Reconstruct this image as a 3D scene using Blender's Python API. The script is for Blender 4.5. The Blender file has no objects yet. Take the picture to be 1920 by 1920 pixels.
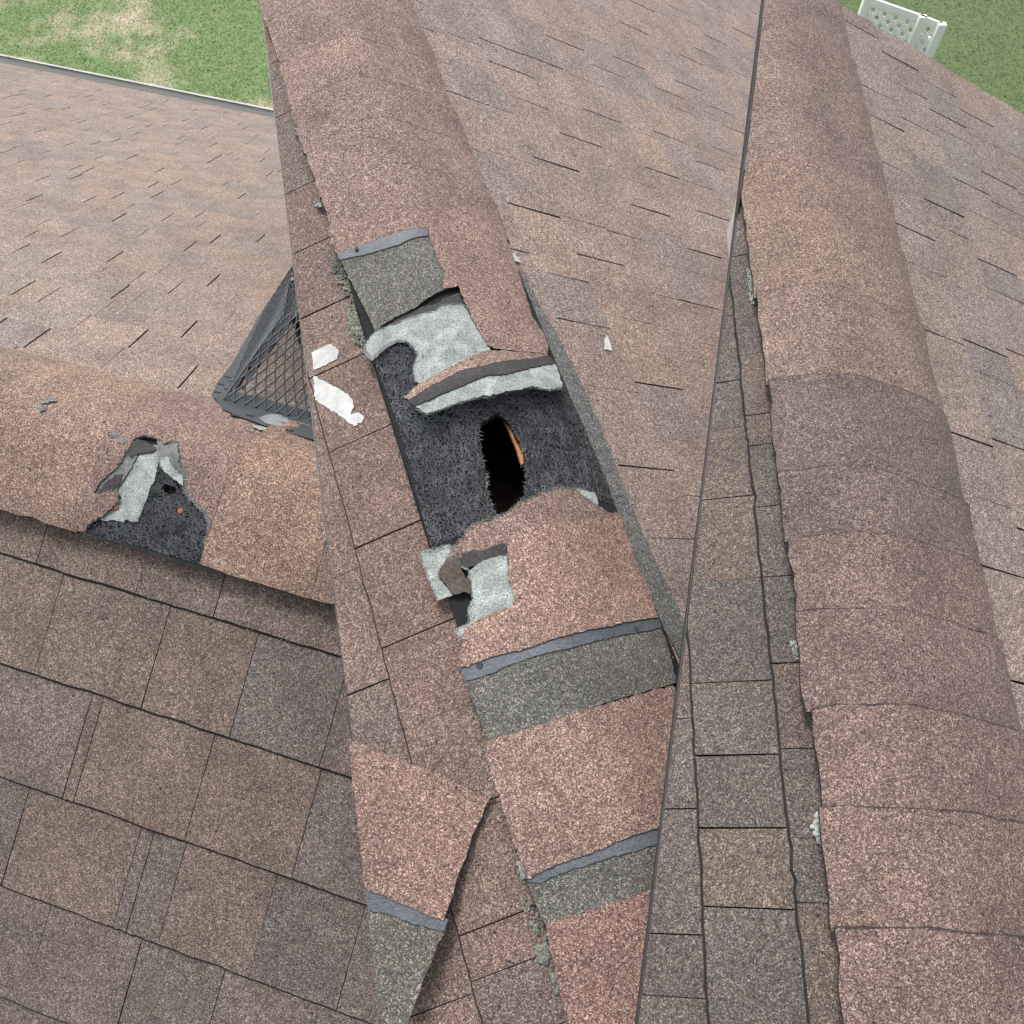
import bpy, bmesh, math, random
from mathutils import Vector
random.seed(11)
R_ = random.random
def U_(a, b): return a + (b-a)*R_()
C = bpy.context.scene
GZ = 5.9                                   # camera height above the lawn
# ------------------------------------------------------------------ camera
cam = bpy.data.objects.new('camera', bpy.data.cameras.new('camera')); C.collection.objects.link(cam)
cam.location = (0, 0, GZ); cam.rotation_euler = (math.radians(30), 0, 0)
FPX = 1550.0
cam.data.sensor_width = 36; cam.data.lens = FPX/1920*36; cam.data.clip_start = .02; cam.data.clip_end = 400
C.camera = cam
C.render.resolution_x = C.render.resolution_y = 1024
# ------------------------------------------------------------------ sky, sun, exposure
SUN_EL, SUN_AZ = math.radians(58), math.radians(-24)      # azimuth clockwise from +Y
w = bpy.data.worlds.new('World'); C.world = w; w.use_nodes = True
nt = w.node_tree; bg = nt.nodes['Background']
sky = nt.nodes.new('ShaderNodeTexSky'); sky.sky_type = 'NISHITA'; sky.sun_disc = False
sky.sun_elevation = SUN_EL; sky.sun_rotation = SUN_AZ; sky.dust_density = 4; sky.air_density = 1.0
hs = nt.nodes.new('ShaderNodeHueSaturation'); hs.inputs['Saturation'].default_value = .30
nt.links.new(sky.outputs[0], hs.inputs['Color']); nt.links.new(hs.outputs[0], bg.inputs[0]); bg.inputs[1].default_value = .14
sl = bpy.data.lights.new('sun', 'SUN'); sl.energy = 1.6; sl.angle = math.radians(14); sl.color = (1, .96, .9)
so = bpy.data.objects.new('sun', sl); C.collection.objects.link(so)
sd = Vector((math.sin(SUN_AZ)*math.cos(SUN_EL), math.cos(SUN_AZ)*math.cos(SUN_EL), math.sin(SUN_EL)))
so.rotation_euler = sd.to_track_quat('Z', 'Y').to_euler()
C.view_settings.view_transform = 'Standard'; C.view_settings.look = 'None'
C.view_settings.exposure = 0.77; C.view_settings.gamma = 1; C.view_settings.use_curve_mapping = False
# ------------------------------------------------------------------ materials
def mat(name, rough=.9):
    m = bpy.data.materials.new(name); m.use_nodes = True
    b = m.node_tree.nodes['Principled BSDF']; b.inputs['Roughness'].default_value = rough
    return m, m.node_tree.nodes, m.node_tree.links, b
def srgb(r, g, b):
    f = lambda v: ((v/255+.055)/1.055)**2.4 if v > 10 else v/255/12.92
    return (f(r), f(g), f(b), 1)
def tintmul(n, l, col, b, lowscale=9., lo=.82, hi=1.15):
    at = n.new('ShaderNodeAttribute'); at.attribute_name = 'tint'
    mx = n.new('ShaderNodeMix'); mx.data_type = 'RGBA'; mx.blend_type = 'MULTIPLY'; mx.inputs[0].default_value = 1
    l.new(col, mx.inputs[6]); l.new(at.outputs['Color'], mx.inputs[7])
    geo = n.new('ShaderNodeNewGeometry')
    no = n.new('ShaderNodeTexNoise'); no.inputs['Scale'].default_value = lowscale; no.inputs['Detail'].default_value = 4
    l.new(geo.outputs['Position'], no.inputs['Vector'])
    mr = n.new('ShaderNodeMapRange'); mr.inputs[1].default_value = .3; mr.inputs[2].default_value = .7
    mr.inputs[3].default_value = lo; mr.inputs[4].default_value = hi
    l.new(no.outputs['Fac'], mr.inputs[0])
    m2 = n.new('ShaderNodeMix'); m2.data_type = 'RGBA'; m2.blend_type = 'MULTIPLY'; m2.inputs[0].default_value = 1
    l.new(mx.outputs[2], m2.inputs[6]); l.new(mr.outputs[0], m2.inputs[7])
    l.new(m2.outputs[2], b.inputs['Base Color'])
def granule(name, cell, stops, bump=.6):
    """mineral granules pressed in asphalt; cell = size of one granule in metres"""
    m, n, l, b = mat(name, .88)
    geo = n.new('ShaderNodeNewGeometry')
    v = n.new('ShaderNodeTexVoronoi'); v.inputs['Scale'].default_value = 1/cell
    l.new(geo.outputs['Position'], v.inputs['Vector'])
    sp = n.new('ShaderNodeSeparateColor'); l.new(v.outputs['Color'], sp.inputs[0])
    v2 = n.new('ShaderNodeTexVoronoi'); v2.inputs['Scale'].default_value = .45/cell
    l.new(geo.outputs['Position'], v2.inputs['Vector'])
    sp2 = n.new('ShaderNodeSeparateColor'); l.new(v2.outputs['Color'], sp2.inputs[0])
    # clumps of like granules: nudge the pick by a coarser cell and by a soft noise
    n3 = n.new('ShaderNodeTexNoise'); n3.inputs['Scale'].default_value = .11/cell; n3.inputs['Detail'].default_value = 3
    l.new(geo.outputs['Position'], n3.inputs['Vector'])
    a = n.new('ShaderNodeMath'); a.operation = 'MULTIPLY_ADD'; a.inputs[1].default_value = .13
    l.new(sp2.outputs[0], a.inputs[0]); 
    c = n.new('ShaderNodeMath'); c.operation = 'MULTIPLY'; c.inputs[1].default_value = .72
    l.new(sp.outputs[0], c.inputs[0]); l.new(c.outputs[0], a.inputs[2])
    d = n.new('ShaderNodeMath'); d.operation = 'MULTIPLY_ADD'; d.inputs[1].default_value = .22
    l.new(n3.outputs['Fac'], d.inputs[0]); l.new(a.outputs[0], d.inputs[2])
    cr = n.new('ShaderNodeValToRGB'); cr.color_ramp.interpolation = 'CONSTANT'
    e = cr.color_ramp.elements
    e[0].position = 0; e[0].color = stops[0][1]; e[1].position = stops[1][0]; e[1].color = stops[1][1]
    for p, cc in stops[2:]:
        q = e.new(p); q.color = cc
    l.new(d.outputs[0], cr.inputs[0])
    # bald pits where granules have come off
    v4 = n.new('ShaderNodeTexVoronoi'); v4.inputs['Scale'].default_value = .085/cell; v4.inputs['Randomness'].default_value = 1
    l.new(geo.outputs['Position'], v4.inputs['Vector'])
    s4 = n.new('ShaderNodeSeparateColor'); l.new(v4.outputs['Color'], s4.inputs[0])
    p4 = n.new('ShaderNodeMath'); p4.operation = 'MULTIPLY'; p4.inputs[1].default_value = .22; l.new(s4.outputs[1], p4.inputs[0])
    q4 = n.new('ShaderNodeMath'); q4.operation = 'SUBTRACT'; q4.inputs[1].default_value = .07; l.new(p4.outputs[0], q4.inputs[0])
    lt = n.new('ShaderNodeMath'); lt.operation = 'LESS_THAN'; l.new(v4.outputs['Distance'], lt.inputs[0]); l.new(q4.outputs[0], lt.inputs[1])
    pm = n.new('ShaderNodeMix'); pm.data_type = 'RGBA'; l.new(lt.outputs[0], pm.inputs[0]); l.new(cr.outputs[0], pm.inputs[6]); pm.inputs[7].default_value = (.035, .030, .030, 1)
    tintmul(n, l, pm.outputs[2], b)
    bp = n.new('ShaderNodeBump'); bp.inputs['Strength'].default_value = bump; bp.inputs['Distance'].default_value = cell*.5
    inv = n.new('ShaderNodeMath'); inv.operation = 'SUBTRACT'; inv.inputs[0].default_value = 1
    l.new(v.outputs['Distance'], inv.inputs[1]); l.new(inv.outputs[0], bp.inputs['Height'])
    l.new(bp.outputs[0], b.inputs['Normal'])
    return m
BR = [(0, (.048, .041, .040, 1)), (.26, (.088, .069, .062, 1)), (.39, (.14, .100, .083, 1)), (.52, (.195, .146, .124, 1)),
      (.63, (.235, .188, .163, 1)), (.74, (.32, .26, .22, 1)), (.85, (.52, .455, .39, 1))]
NS = [(0, (.030, .032, .031, 1)), (.30, (.052, .054, .050, 1)), (.46, (.078, .079, .072, 1)), (.6, (.105, .103, .092, 1)),
      (.72, (.16, .145, .12, 1)), (.84, (.29, .28, .255, 1))]
M = {}
for k, cell in (('L', .0017), ('C', .0015), ('R', .00125)):
    M['gran'+k] = granule('granules_'+k, cell, BR, .3)
    M['nail'+k] = granule('dark_granules_'+k, cell, NS, .4)
def simple(name, col, rough=.9, scale=60., lo=.8, hi=1.2, bump=0., bscale=None, tint=True):
    m, n, l, b = mat(name, rough)
    rgb = n.new('ShaderNodeRGB'); rgb.outputs[0].default_value = col
    geo = n.new('ShaderNodeNewGeometry')
    no = n.new('ShaderNodeTexNoise'); no.inputs['Scale'].default_value = scale; no.inputs['Detail'].default_value = 6
    l.new(geo.outputs['Position'], no.inputs['Vector'])
    mr = n.new('ShaderNodeMapRange'); mr.inputs[1].default_value = .3; mr.inputs[2].default_value = .7
    mr.inputs[3].default_value = lo; mr.inputs[4].default_value = hi; l.new(no.outputs['Fac'], mr.inputs[0])
    mx = n.new('ShaderNodeMix'); mx.data_type = 'RGBA'; mx.blend_type = 'MULTIPLY'; mx.inputs[0].default_value = 1
    l.new(rgb.outputs[0], mx.inputs[6]); l.new(mr.outputs[0], mx.inputs[7])
    lowf = n.new('ShaderNodeTexNoise'); lowf.inputs['Scale'].default_value = scale*.12; lowf.inputs['Detail'].default_value = 5
    l.new(geo.outputs['Position'], lowf.inputs['Vector'])
    lr = n.new('ShaderNodeMapRange'); lr.inputs[1].default_value = .32; lr.inputs[2].default_value = .68
    lr.inputs[3].default_value = 1-(1-lo)*.75; lr.inputs[4].default_value = 1.12; l.new(lowf.outputs['Fac'], lr.inputs[0])
    m5 = n.new('ShaderNodeMix'); m5.data_type = 'RGBA'; m5.blend_type = 'MULTIPLY'; m5.inputs[0].default_value = 1
    l.new(mx.outputs[2], m5.inputs[6]); l.new(lr.outputs[0], m5.inputs[7])
    l.new(m5.outputs[2], b.inputs['Base Color'])
    if bump:
        n2 = n.new('ShaderNodeTexNoise'); n2.inputs['Scale'].default_value = bscale or scale; n2.inputs['Detail'].default_value = 5
        l.new(geo.outputs['Position'], n2.inputs['Vector'])
        bp = n.new('ShaderNodeBump'); bp.inputs['Strength'].default_value = bump; bp.inputs['Distance'].default_value = .003
        l.new(n2.outputs['Fac'], bp.inputs['Height']); l.new(bp.outputs[0], b.inputs['Normal'])
    return m
M['cut'] = simple('asphalt_cut_edge', (.016, .015, .015, 1), .95, 300, .6, 1.6)
M['felt'] = simple('black_felt', (.022, .020, .020, 1), .95)
M['tar'] = simple('tar_adhesive', (.085, .095, .115, 1), .55, 120, .75, 1.15, .5, 260)
M['bitumen'] = simple('torn_bitumen', (.035, .032, .034, 1), .8, 150, .6, 1.6, .8, 350)
M['pale'] = simple('fibreglass_mat', (.37, .41, .39, 1), .95, 330, .50, 1.25, 1., 420)
M['fray'] = simple('frayed_edge', (.17, .175, .17, 1), .95, 300, .5, 1.6, 1., 500)
M['vent'] = simple('vent_fibre_base', (.009, .010, .012, 1), .9, 200, .5, 1.5, 1., 500)
M['fibre'] = simple('vent_fibre', (.165, .172, .186, 1), .55, 30, .6, 1.3)
M['void'] = simple('attic_painted_dark', (.006, .005, .005, 1), 1)
M['wood'] = simple('raw_sheathing', (.55, .25, .11, 1), .8, 90, .7, 1.2, .4)
M['splint'] = simple('weathered_scrap', (.075, .06, .05, 1), .9, 180, .6, 1.5, .8)
M['moss'] = simple('moss', (.21, .22, .18, 1), 1, 160, .5, 1.5, 1., 400)
M['lichen'] = simple('lichen', (.42, .44, .41, 1), 1, 300, .5, 1.2, 1., 400)
M['white'] = simple('white_tape', (.53, .53, .52, 1), .7, 60, .75, 1.05, .6)
M['plastic'] = simple('grey_guard', (.048, .056, .066, 1), .55, 40, .8, 1.2)
M['cement'] = simple('sealant_smear', (.20, .22, .235, 1), .8, 60, .8, 1.2, .4)
M['nailhead'] = simple('rusty_nail', (.25, .075, .045, 1), .7, 200, .7, 1.3)
M['gutter'] = simple('dark_gutter', (.018, .018, .02, 1), .5)
M['lip'] = simple('gutter_lip', (.32, .32, .32, 1), .5)
M['trim'] = simple('dark_trim', (.050, .045, .042, 1), .5, 5, .95, 1.03)
M['wall'] = simple('pale_siding', (.55, .53, .5, 1), .8, 5, .95, 1.03)
M['vinyl'] = simple('white_vinyl', (.88, .88, .87, 1), .4, 5, .97, 1.02)
def lawn_mat():
    m, n, l, b = mat('lawn_grass', 1)
    geo = n.new('ShaderNodeNewGeometry')
    def noise(s, d, w=0):
        q = n.new('ShaderNodeTexNoise'); q.inputs['Scale'].default_value = s; q.inputs['Detail'].default_value = d
        q.inputs['Roughness'].default_value = .65; q.noise_dimensions = '4D'; q.inputs['W'].default_value = w
        l.new(geo.outputs['Position'], q.inputs['Vector']); return q
    a = noise(9, 8); r = n.new('ShaderNodeValToRGB'); e = r.color_ramp.elements
    e[0].position = .3; e[0].color = (.095, .15, .055, 1); e[1].position = .7; e[1].color = (.165, .235, .095, 1)
    l.new(a.outputs['Fac'], r.inputs[0])
    fine = noise(75, 3, 1.1); fm = n.new('ShaderNodeMapRange'); fm.inputs[1].default_value = .3; fm.inputs[2].default_value = .7
    fm.inputs[3].default_value = .55; fm.inputs[4].default_value = 1.4; l.new(fine.outputs['Fac'], fm.inputs[0])
    c = noise(.75, 7, 3.3); r2 = n.new('ShaderNodeValToRGB'); r2.color_ramp.elements[0].position = .46; r2.color_ramp.elements[1].position = .62
    l.new(c.outputs['Fac'], r2.inputs[0])
    # dead straw lies only on the left lawn
    sx = n.new('ShaderNodeSeparateXYZ'); l.new(geo.outputs['Position'], sx.inputs[0])
    mr = n.new('ShaderNodeMapRange'); mr.inputs[1].default_value = 2.5; mr.inputs[2].default_value = -1.5; mr.inputs[3].default_value = .06; mr.inputs[4].default_value = 1
    l.new(sx.outputs[0], mr.inputs[0])
    mu = n.new('ShaderNodeMath'); mu.operation = 'MULTIPLY'; l.new(r2.outputs[0], mu.inputs[0]); l.new(mr.outputs[0], mu.inputs[1])
    mx = n.new('ShaderNodeMix'); mx.data_type = 'RGBA'
    l.new(mu.outputs[0], mx.inputs[0]); l.new(r.outputs[0], mx.inputs[6]); mx.inputs[7].default_value = (.42, .36, .26, 1)
    g2 = n.new('ShaderNodeMapRange'); g2.inputs[1].default_value = -1; g2.inputs[2].default_value = 3; g2.inputs[3].default_value = 1; g2.inputs[4].default_value = .68
    l.new(sx.outputs[0], g2.inputs[0]); mm = n.new('ShaderNodeMath'); mm.operation = 'MULTIPLY'; l.new(g2.outputs[0], mm.inputs[0]); l.new(fm.outputs[0], mm.inputs[1])
    m3 = n.new('ShaderNodeMix'); m3.data_type = 'RGBA'; m3.blend_type = 'MULTIPLY'; m3.inputs[0].default_value = 1
    l.new(mx.outputs[2], m3.inputs[6]); l.new(mm.outputs[0], m3.inputs[7])
    l.new(m3.outputs[2], b.inputs['Base Color']); return m
M['lawn'] = lawn_mat()
# ------------------------------------------------------------------ helpers
def link(name, verts, faces, mats, fm=None, parent=None, tint=(1, 1, 1), smooth=None, tints=None):
    me = bpy.data.meshes.new(name); me.from_pydata(verts, [], faces)
    for m in mats: me.materials.append(m)
    if fm: me.polygons.foreach_set('material_index', fm)
    if smooth: me.polygons.foreach_set('use_smooth', smooth)
    at = me.color_attributes.new('tint', 'FLOAT_COLOR', 'POINT')
    if tints is None: dat = [tint[0], tint[1], tint[2], 1]*len(verts)
    else: dat = [q for t in tints for q in (t[0], t[1], t[2], 1)]
    at.data.foreach_set('color', dat)
    me.update()
    o = bpy.data.objects.new(name, me); C.collection.objects.link(o)
    if parent: o.parent = parent
    return o
def tag(o, label=None, cat=None, group=None, kind=None):
    if label: o['label'] = label
    if cat: o['category'] = cat
    if group: o['group'] = group
    if kind: o['kind'] = kind
    return o
def thing(name, label, cat, group=None):
    o = bpy.data.objects.new(name, None); C.collection.objects.link(o); return tag(o, label, cat, group, 'thing')
def px_ray(px, py):
    u, v = (px-960)/FPX, (960-py)/FPX; s, c = math.sin(math.radians(60)), .5
    return Vector((u, v*s+c, v*c-s))
def to_px(P):
    P = P-Vector((0, 0, GZ)); s, c = math.sin(math.radians(60)), .5
    z = P.y*c-P.z*s
    if z <= .01: return (-9999, -9999, z)
    return (960+FPX*P.x/z, 960-FPX*(P.y*s+P.z*c)/z, z)
class Roof:
    """a ridge with two slopes, described in plan: s along the ridge, x across it, n upward"""
    def __init__(self, vp, anchor, H, tl, tr, lift, r, key, xr):
        self.xr = xr
        d = px_ray(*vp)
        if d.y < 0: d = -d
        h = math.hypot(d.x, d.y); self.a = Vector((d.x/h, d.y/h, 0)); self.tau = d.z/h
        self.p = Vector((self.a.y, -self.a.x, 0)); k = px_ray(*anchor)
        self.O = k*(H/-k.z)+Vector((0, 0, GZ))
        self.tl, self.tr = math.tan(math.radians(tl)), math.tan(math.radians(tr)); self.lift, self.r, self.key = lift, r, key
    def g(self, x, cap):
        if cap:
            r = self.r
            sp = lambda v: r*math.log(1+math.exp(v/r)) if v < r*30 else v
            e = max(0, x-(self.xr-.05))/.05
            return self.lift-self.tl*sp(-x)-self.tr*sp(x)-.013*min(e, 1.6)**2
        return self.tl*x if x < 0 else -self.tr*x
    def P(self, S, x, n=0, cap=False):
        return self.O+self.a*S+self.p*x+Vector((0, 0, self.tau*S+self.g(x, cap)+n))
    def sx(self, px, py, n=0, cap=False):
        d = px_ray(px, py); o = Vector((0, 0, GZ))-self.O
        def fn(l):
            q = d*l+o; S = q.dot(self.a); x = q.dot(self.p); return q.z-(self.tau*S+self.g(x, cap)+n), S, x
        lo = hi = .2
        while fn(hi)[0] > 0 and hi < 60: lo = hi; hi *= 1.1
        for _ in range(40):
            m = (lo+hi)/2
            if fn(m)[0] > 0: lo = m
            else: hi = m
        v = fn(hi); return v[1], v[2]
RL = Roof((-9070, -1725), (300, 835), 1.45, 28, 30, .034, .045, 'L', .188)
RC = Roof((-309, -2600), (965, 960), 1.2, 17, 30, .024, .020, 'C', .203)
RR = Roof((1128, -1760), (1610, 960), 1.0, 20, 25, .026, .024, 'R', .195)
def clip(poly, ln):
    """Sutherland-Hodgman on lists of (s, x, ...); ln = (p0, p1), the side kept is the left of p0->p1"""
    (ax, ay), (bx, by) = ln; out = []
    f = lambda q: (bx-ax)*(q[1]-ay)-(by-ay)*(q[0]-ax)
    for i in range(len(poly)):
        a, b = poly[i-1], poly[i]; fa, fb = f(a), f(b)
        if (fa >= 0) != (fb >= 0):
            t = fa/(fa-fb); out.append(tuple(a[k]+(b[k]-a[k])*t for k in range(len(a))))
        if fb >= 0: out.append(b)
    return out
def rag(poly, amp=.0015, step=.006, close=True):
    """subdivide an outline and roughen it"""
    out = []; N = len(poly)
    for i in range(N if close else N-1):
        a, b = poly[i], poly[(i+1) % N]; d = math.dist(a[:2], b[:2]); k = max(1, int(d/step))
        out.append((a[0], a[1]))
        for j in range(1, k):
            t = j/k; out.append((a[0]+(b[0]-a[0])*t+random.gauss(0, amp), a[1]+(b[1]-a[1])*t+random.gauss(0, amp)))
    return out
def patch(name, roof, poly, nf=0., thick=.004, cap=True, mats=None, parent=None, tint=(1, 1, 1), grid=.02, ln=None, kind=None, xyz=None):
    """sheet lying on the roof surface: outline in (s, x), height nf(s, x) of its underside"""
    f = nf if callable(nf) else (lambda s, x: nf)
    bm = bmesh.new(); vs = [bm.verts.new((q[0], q[1], 0)) for q in poly]
    try: fc = bm.faces.new(vs)
    except Exception: bm.free(); return None
    fc.normal_update(); bmesh.ops.triangulate(bm, faces=[fc])
    if ln:
        (ax, ay), (bx, by) = ln
        bmesh.ops.bisect_plane(bm, geom=bm.verts[:]+bm.edges[:]+bm.faces[:], plane_co=(ax, ay, 0), plane_no=((by-ay), -(bx-ax), 0), clear_outer=True)
        if not bm.faces: bm.free(); return None
    s0, s1 = min(v.co.x for v in bm.verts), max(v.co.x for v in bm.verts); x0, x1 = min(v.co.y for v in bm.verts), max(v.co.y for v in bm.verts)
    g = grid
    if g:
        x = math.ceil(x0/g)*g
        while x < x1:
            bmesh.ops.bisect_plane(bm, geom=bm.verts[:]+bm.edges[:]+bm.faces[:], plane_co=(0, x, 0), plane_no=(0, 1, 0)); x += g
        s = math.ceil(s0/(2*g))*2*g
        while s < s1:
            bmesh.ops.bisect_plane(bm, geom=bm.verts[:]+bm.edges[:]+bm.faces[:], plane_co=(s, 0, 0), plane_no=(1, 0, 0)); s += 2*g
    bm.verts.index_update(); N = len(bm.verts)
    V = []; F = []; FM = []; SM = []
    for v in bm.verts: V.append(roof.P(v.co.x, v.co.y, f(v.co.x, v.co.y)+thick, cap))
    for q in bm.faces:
        idx = [v.index for v in q.verts]
        nrm = (V[idx[1]]-V[idx[0]]).cross(V[idx[2]]-V[idx[1]])
        if nrm.z < 0: idx.reverse()
        F.append(idx); FM.append(0); SM.append(True)
    be = [e for e in bm.edges if len(e.link_faces) == 1]; mp = {}; mb = {}
    def sv(v, top):
        d = mp if top else mb
        if v.index not in d:
            d[v.index] = len(V); V.append(roof.P(v.co.x, v.co.y, f(v.co.x, v.co.y)+(thick if top else 0), cap))
        return d[v.index]
    for e in be:
        a, b = e.verts; F.append([sv(a, 1), sv(b, 1), sv(b, 0), sv(a, 0)]); FM.append(1); SM.append(False)
    bot = {}
    for q in list(bm.faces):
        ids = []
        for v in q.verts:
            if v.index not in bot: bot[v.index] = len(V); V.append(roof.P(v.co.x, v.co.y, f(v.co.x, v.co.y), cap))
            ids.append(bot[v.index])
        F.append(ids); FM.append(1); SM.append(True)
    bm.free()
    ms = mats or [M['gran'+roof.key], M['cut']]
    if len(ms) == 1: ms = ms*2
    o = link(name, V, F, ms, FM, parent, tint, SM)
    if kind: o['kind'] = kind
    return o
def sc(l, s, ox, oy): return [(ox+a*s, oy+b*s) for a, b in l]
def on(roof, pts, n=0, cap=True): return [roof.sx(a, b, n, cap) for a, b in pts]
# rake lines of the two upper roofs: straight cuts in plan
def plan_line(roof, a, b, cap=False, keep=1):
    p, q = roof.sx(*a, 0, cap), roof.sx(*b, 0, cap); return (p, q) if keep > 0 else (q, p)
# side kept must contain the ridge
def oriented(roof, a, b, cap=False, inside=(0, 0)):
    p, q = roof.sx(*a, 0, cap), roof.sx(*b, 0, cap)
    return (p, q) if (q[0]-p[0])*(inside[1]-p[1])-(q[1]-p[1])*(inside[0]-p[0]) >= 0 else (q, p)
LC = oriented(RC, (548, 470), (722, 1870), inside=(0, .1))
LR = oriented(RR, (1370, 495), (1202, 1870), inside=(0, .1))
# ------------------------------------------------------------------ ground
def ground():
    V = [(-120, -60, 0), (120, -60, 0), (120, 200, 0), (-120, 200, 0)]
    o = link('lawn', V, [[0, 1, 2, 3]], [M['lawn']]); tag(o, kind='structure')
    bmv = []; F = []; 
    def blades(cx0, cx1, cy0, cy1, n):
        for _ in range(n):
            x, y = U_(cx0, cx1), U_(cy0, cy1); h = U_(.006, .02); a = U_(0, 6.28); w = U_(.003, .006)
            lx, ly = U_(-.03, .03), U_(-.03, .03); i = len(bmv)
            bmv.extend([(x-w*math.cos(a), y-w*math.sin(a), 0), (x+w*math.cos(a), y+w*math.sin(a), 0), (x+lx, y+ly, h)]); F.append([i, i+1, i+2])
    blades(-7.5, -1.2, 6.3, 13, 90000); blades(2.8, 8.5, 6.5, 12, 50000)
    g = link('grass', bmv, F, [M['lawn']]); tag(g, 'short green lawn grass with patches of dead straw below the roofs', 'grass', kind='stuff')
ground()
# ------------------------------------------------------------------ roof things
TL = thing('shingle_roof', 'lowest brown shingled roof at the left, with a small ridge tear and dark gutter', 'roof')
TC = thing('shingle_roof', 'middle brown shingled roof whose ridge caps are ripped off around a black oval hole', 'roof')
TR = thing('shingle_roof', 'right brown shingled roof with an intact rounded ridge, beside the white lattice', 'roof')
ALLSH = {'L': [], 'C': [], 'R': []}
TINTS = [(1.042, 1.046, 1.058), (1.042, 1.026, 1.025), (0.996, 0.999, 1.031), (1.094, 1.046, 1.005), (1.133, 1.053, 0.978), (0.951, 0.953, 0.991), (0.899, 0.927, 0.978), (1.094, 1.033, 1.025), (1.009, 0.980, 0.978)]  # far-slope tints, lifted to paint in the sheen of grazing sky light
def add_shingle(roof, x0, x1, s0, s1, th=.0045, skew=0., gap=.0008, gap2=.0008, lines=(), tint=None, bevel=.003, flip=1):
    """x0 = upper edge, x1 = butt (both signed, x1 further from the ridge)"""
    sg = 1 if x1 > 0 else -1; k = 6
    base = .0012
    tj = U_(-.0006, .0012)
    P = []
    K = lambda x: skew*x
    xb = x0-sg*.003
    P.append((s0+gap+K(xb), xb, base, 0.)); P.append((s1-gap2+K(xb), xb, base, 0.))
    P.append((s1-gap2+K(x1)+random.gauss(0, .0008), x1, base+th+tj, 1.))
    for j in range(1, k):
        t = j/k; P.append((s1+(s0-s1)*t+K(x1), x1+random.gauss(0, .0009), base+th+tj+random.gauss(0, .0004), 1.))
    P.append((s0+gap+K(x1)+random.gauss(0, .0008), x1, base+th+tj, 1.))
    for ln in lines:
        P = clip(P, ln)
        if len(P) < 3: return
    cs = sum(p[0] for p in P)/len(P); cx = sum(p[1] for p in P)/len(P)
    V = [roof.P(p[0], p[1], p[2]) for p in P]
    B = [roof.P(p[0], p[1]+sg*bevel*p[3], -.002) for p in P]; n = len(P)  # foot flares out so the black cut face draws the butt's shadow line
    F = [list(range(n))]
    if (V[1]-V[0]).cross(V[2]-V[1]).z < 0: F = [list(range(n))[::-1]]
    F += [[i, (i+1) % n, n+(i+1) % n, n+i] for i in range(n)]
    # ridge-side fields
    if tint is None:
        tint = random.choice(TINTS); q = U_(.93, 1.07); tint = tuple(c*q for c in tint)
    if any((a-b).length > 5 for a, b in zip(V, B)): return
    pc = to_px(roof.P(cs, cx)); vis = -40 < pc[0] < 1960 and -40 < pc[1] < 1960 and pc[2] > 0
    ALLSH[roof.key].append((vis, pc, V+B, F, tint, n))
def row_fill(smin, smax, joints, wmin, wmax, ratio=.4, big=.0026):
    """joints: exact s positions with dark gaps. returns list of (s0, s1, gap_left, gap_right)"""
    js = sorted(j for j in joints if smin < j < smax); ed = [(smin, .0006)]
    pts = js+[smax]
    cur = smin
    for q in pts:
        while q-cur > wmax:
            nx = cur+U_(wmin, wmax)
            if q-nx < wmin*.5: break
            g = big if R_() < ratio and q > 90 else .0005
            ed.append((nx, g)); cur = nx
        ed.append((q, big if q in js else .0006)); cur = q
    return [(ed[i][0], ed[i+1][0], ed[i][1], ed[i+1][1]) for i in range(len(ed)-1) if ed[i+1][0]-ed[i][0] > .004]
def rows(roof, edges, smin, smax, joints, wmin, wmax, skew=0., rnd=0., lines=(), th=.0045, big=.0026, zone=None, palette=None, bevel=.003):
    for i in range(len(edges)-1):
        x0, x1 = edges[i], edges[i+1]; xm = (x0+x1)/2
        js = []
        for (js_, jx) in joints:
            if min(x0, x1) <= jx < max(x0, x1): js.append(js_-skew*jx)
        extra = []
        if rnd:
            s = smin+U_(0, .3)
            while s < smax:
                if not (zone and zone(s+skew*xm, xm)) and all(abs(s-j) > .06 for j in js): extra.append(s)
                s += U_(rnd*.6, rnd*1.5)
        for (a, b, ga, gb) in row_fill(smin, smax, js+extra, wmin, wmax, 0, big):
            t = None
            if palette:
                t = random.choice(palette); q = U_(.95, 1.05); t = tuple(c*q for c in t)
            add_shingle(roof, x0, x1, a, b, th, skew, ga, gb, lines, t, bevel)
def joints_from(roof, segs):
    out = []
    for a, b, c, d in segs:
        p, q = roof.sx(a, b), roof.sx(c, d); out.append(((p[0]+q[0])/2, (p[1]+q[1])/2))
    return out
def scs(l, s, ox, oy): return [(ox+v[0]*s, oy+v[1]*s, ox+v[2]*s, oy+v[3]*s) for v in l]
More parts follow.
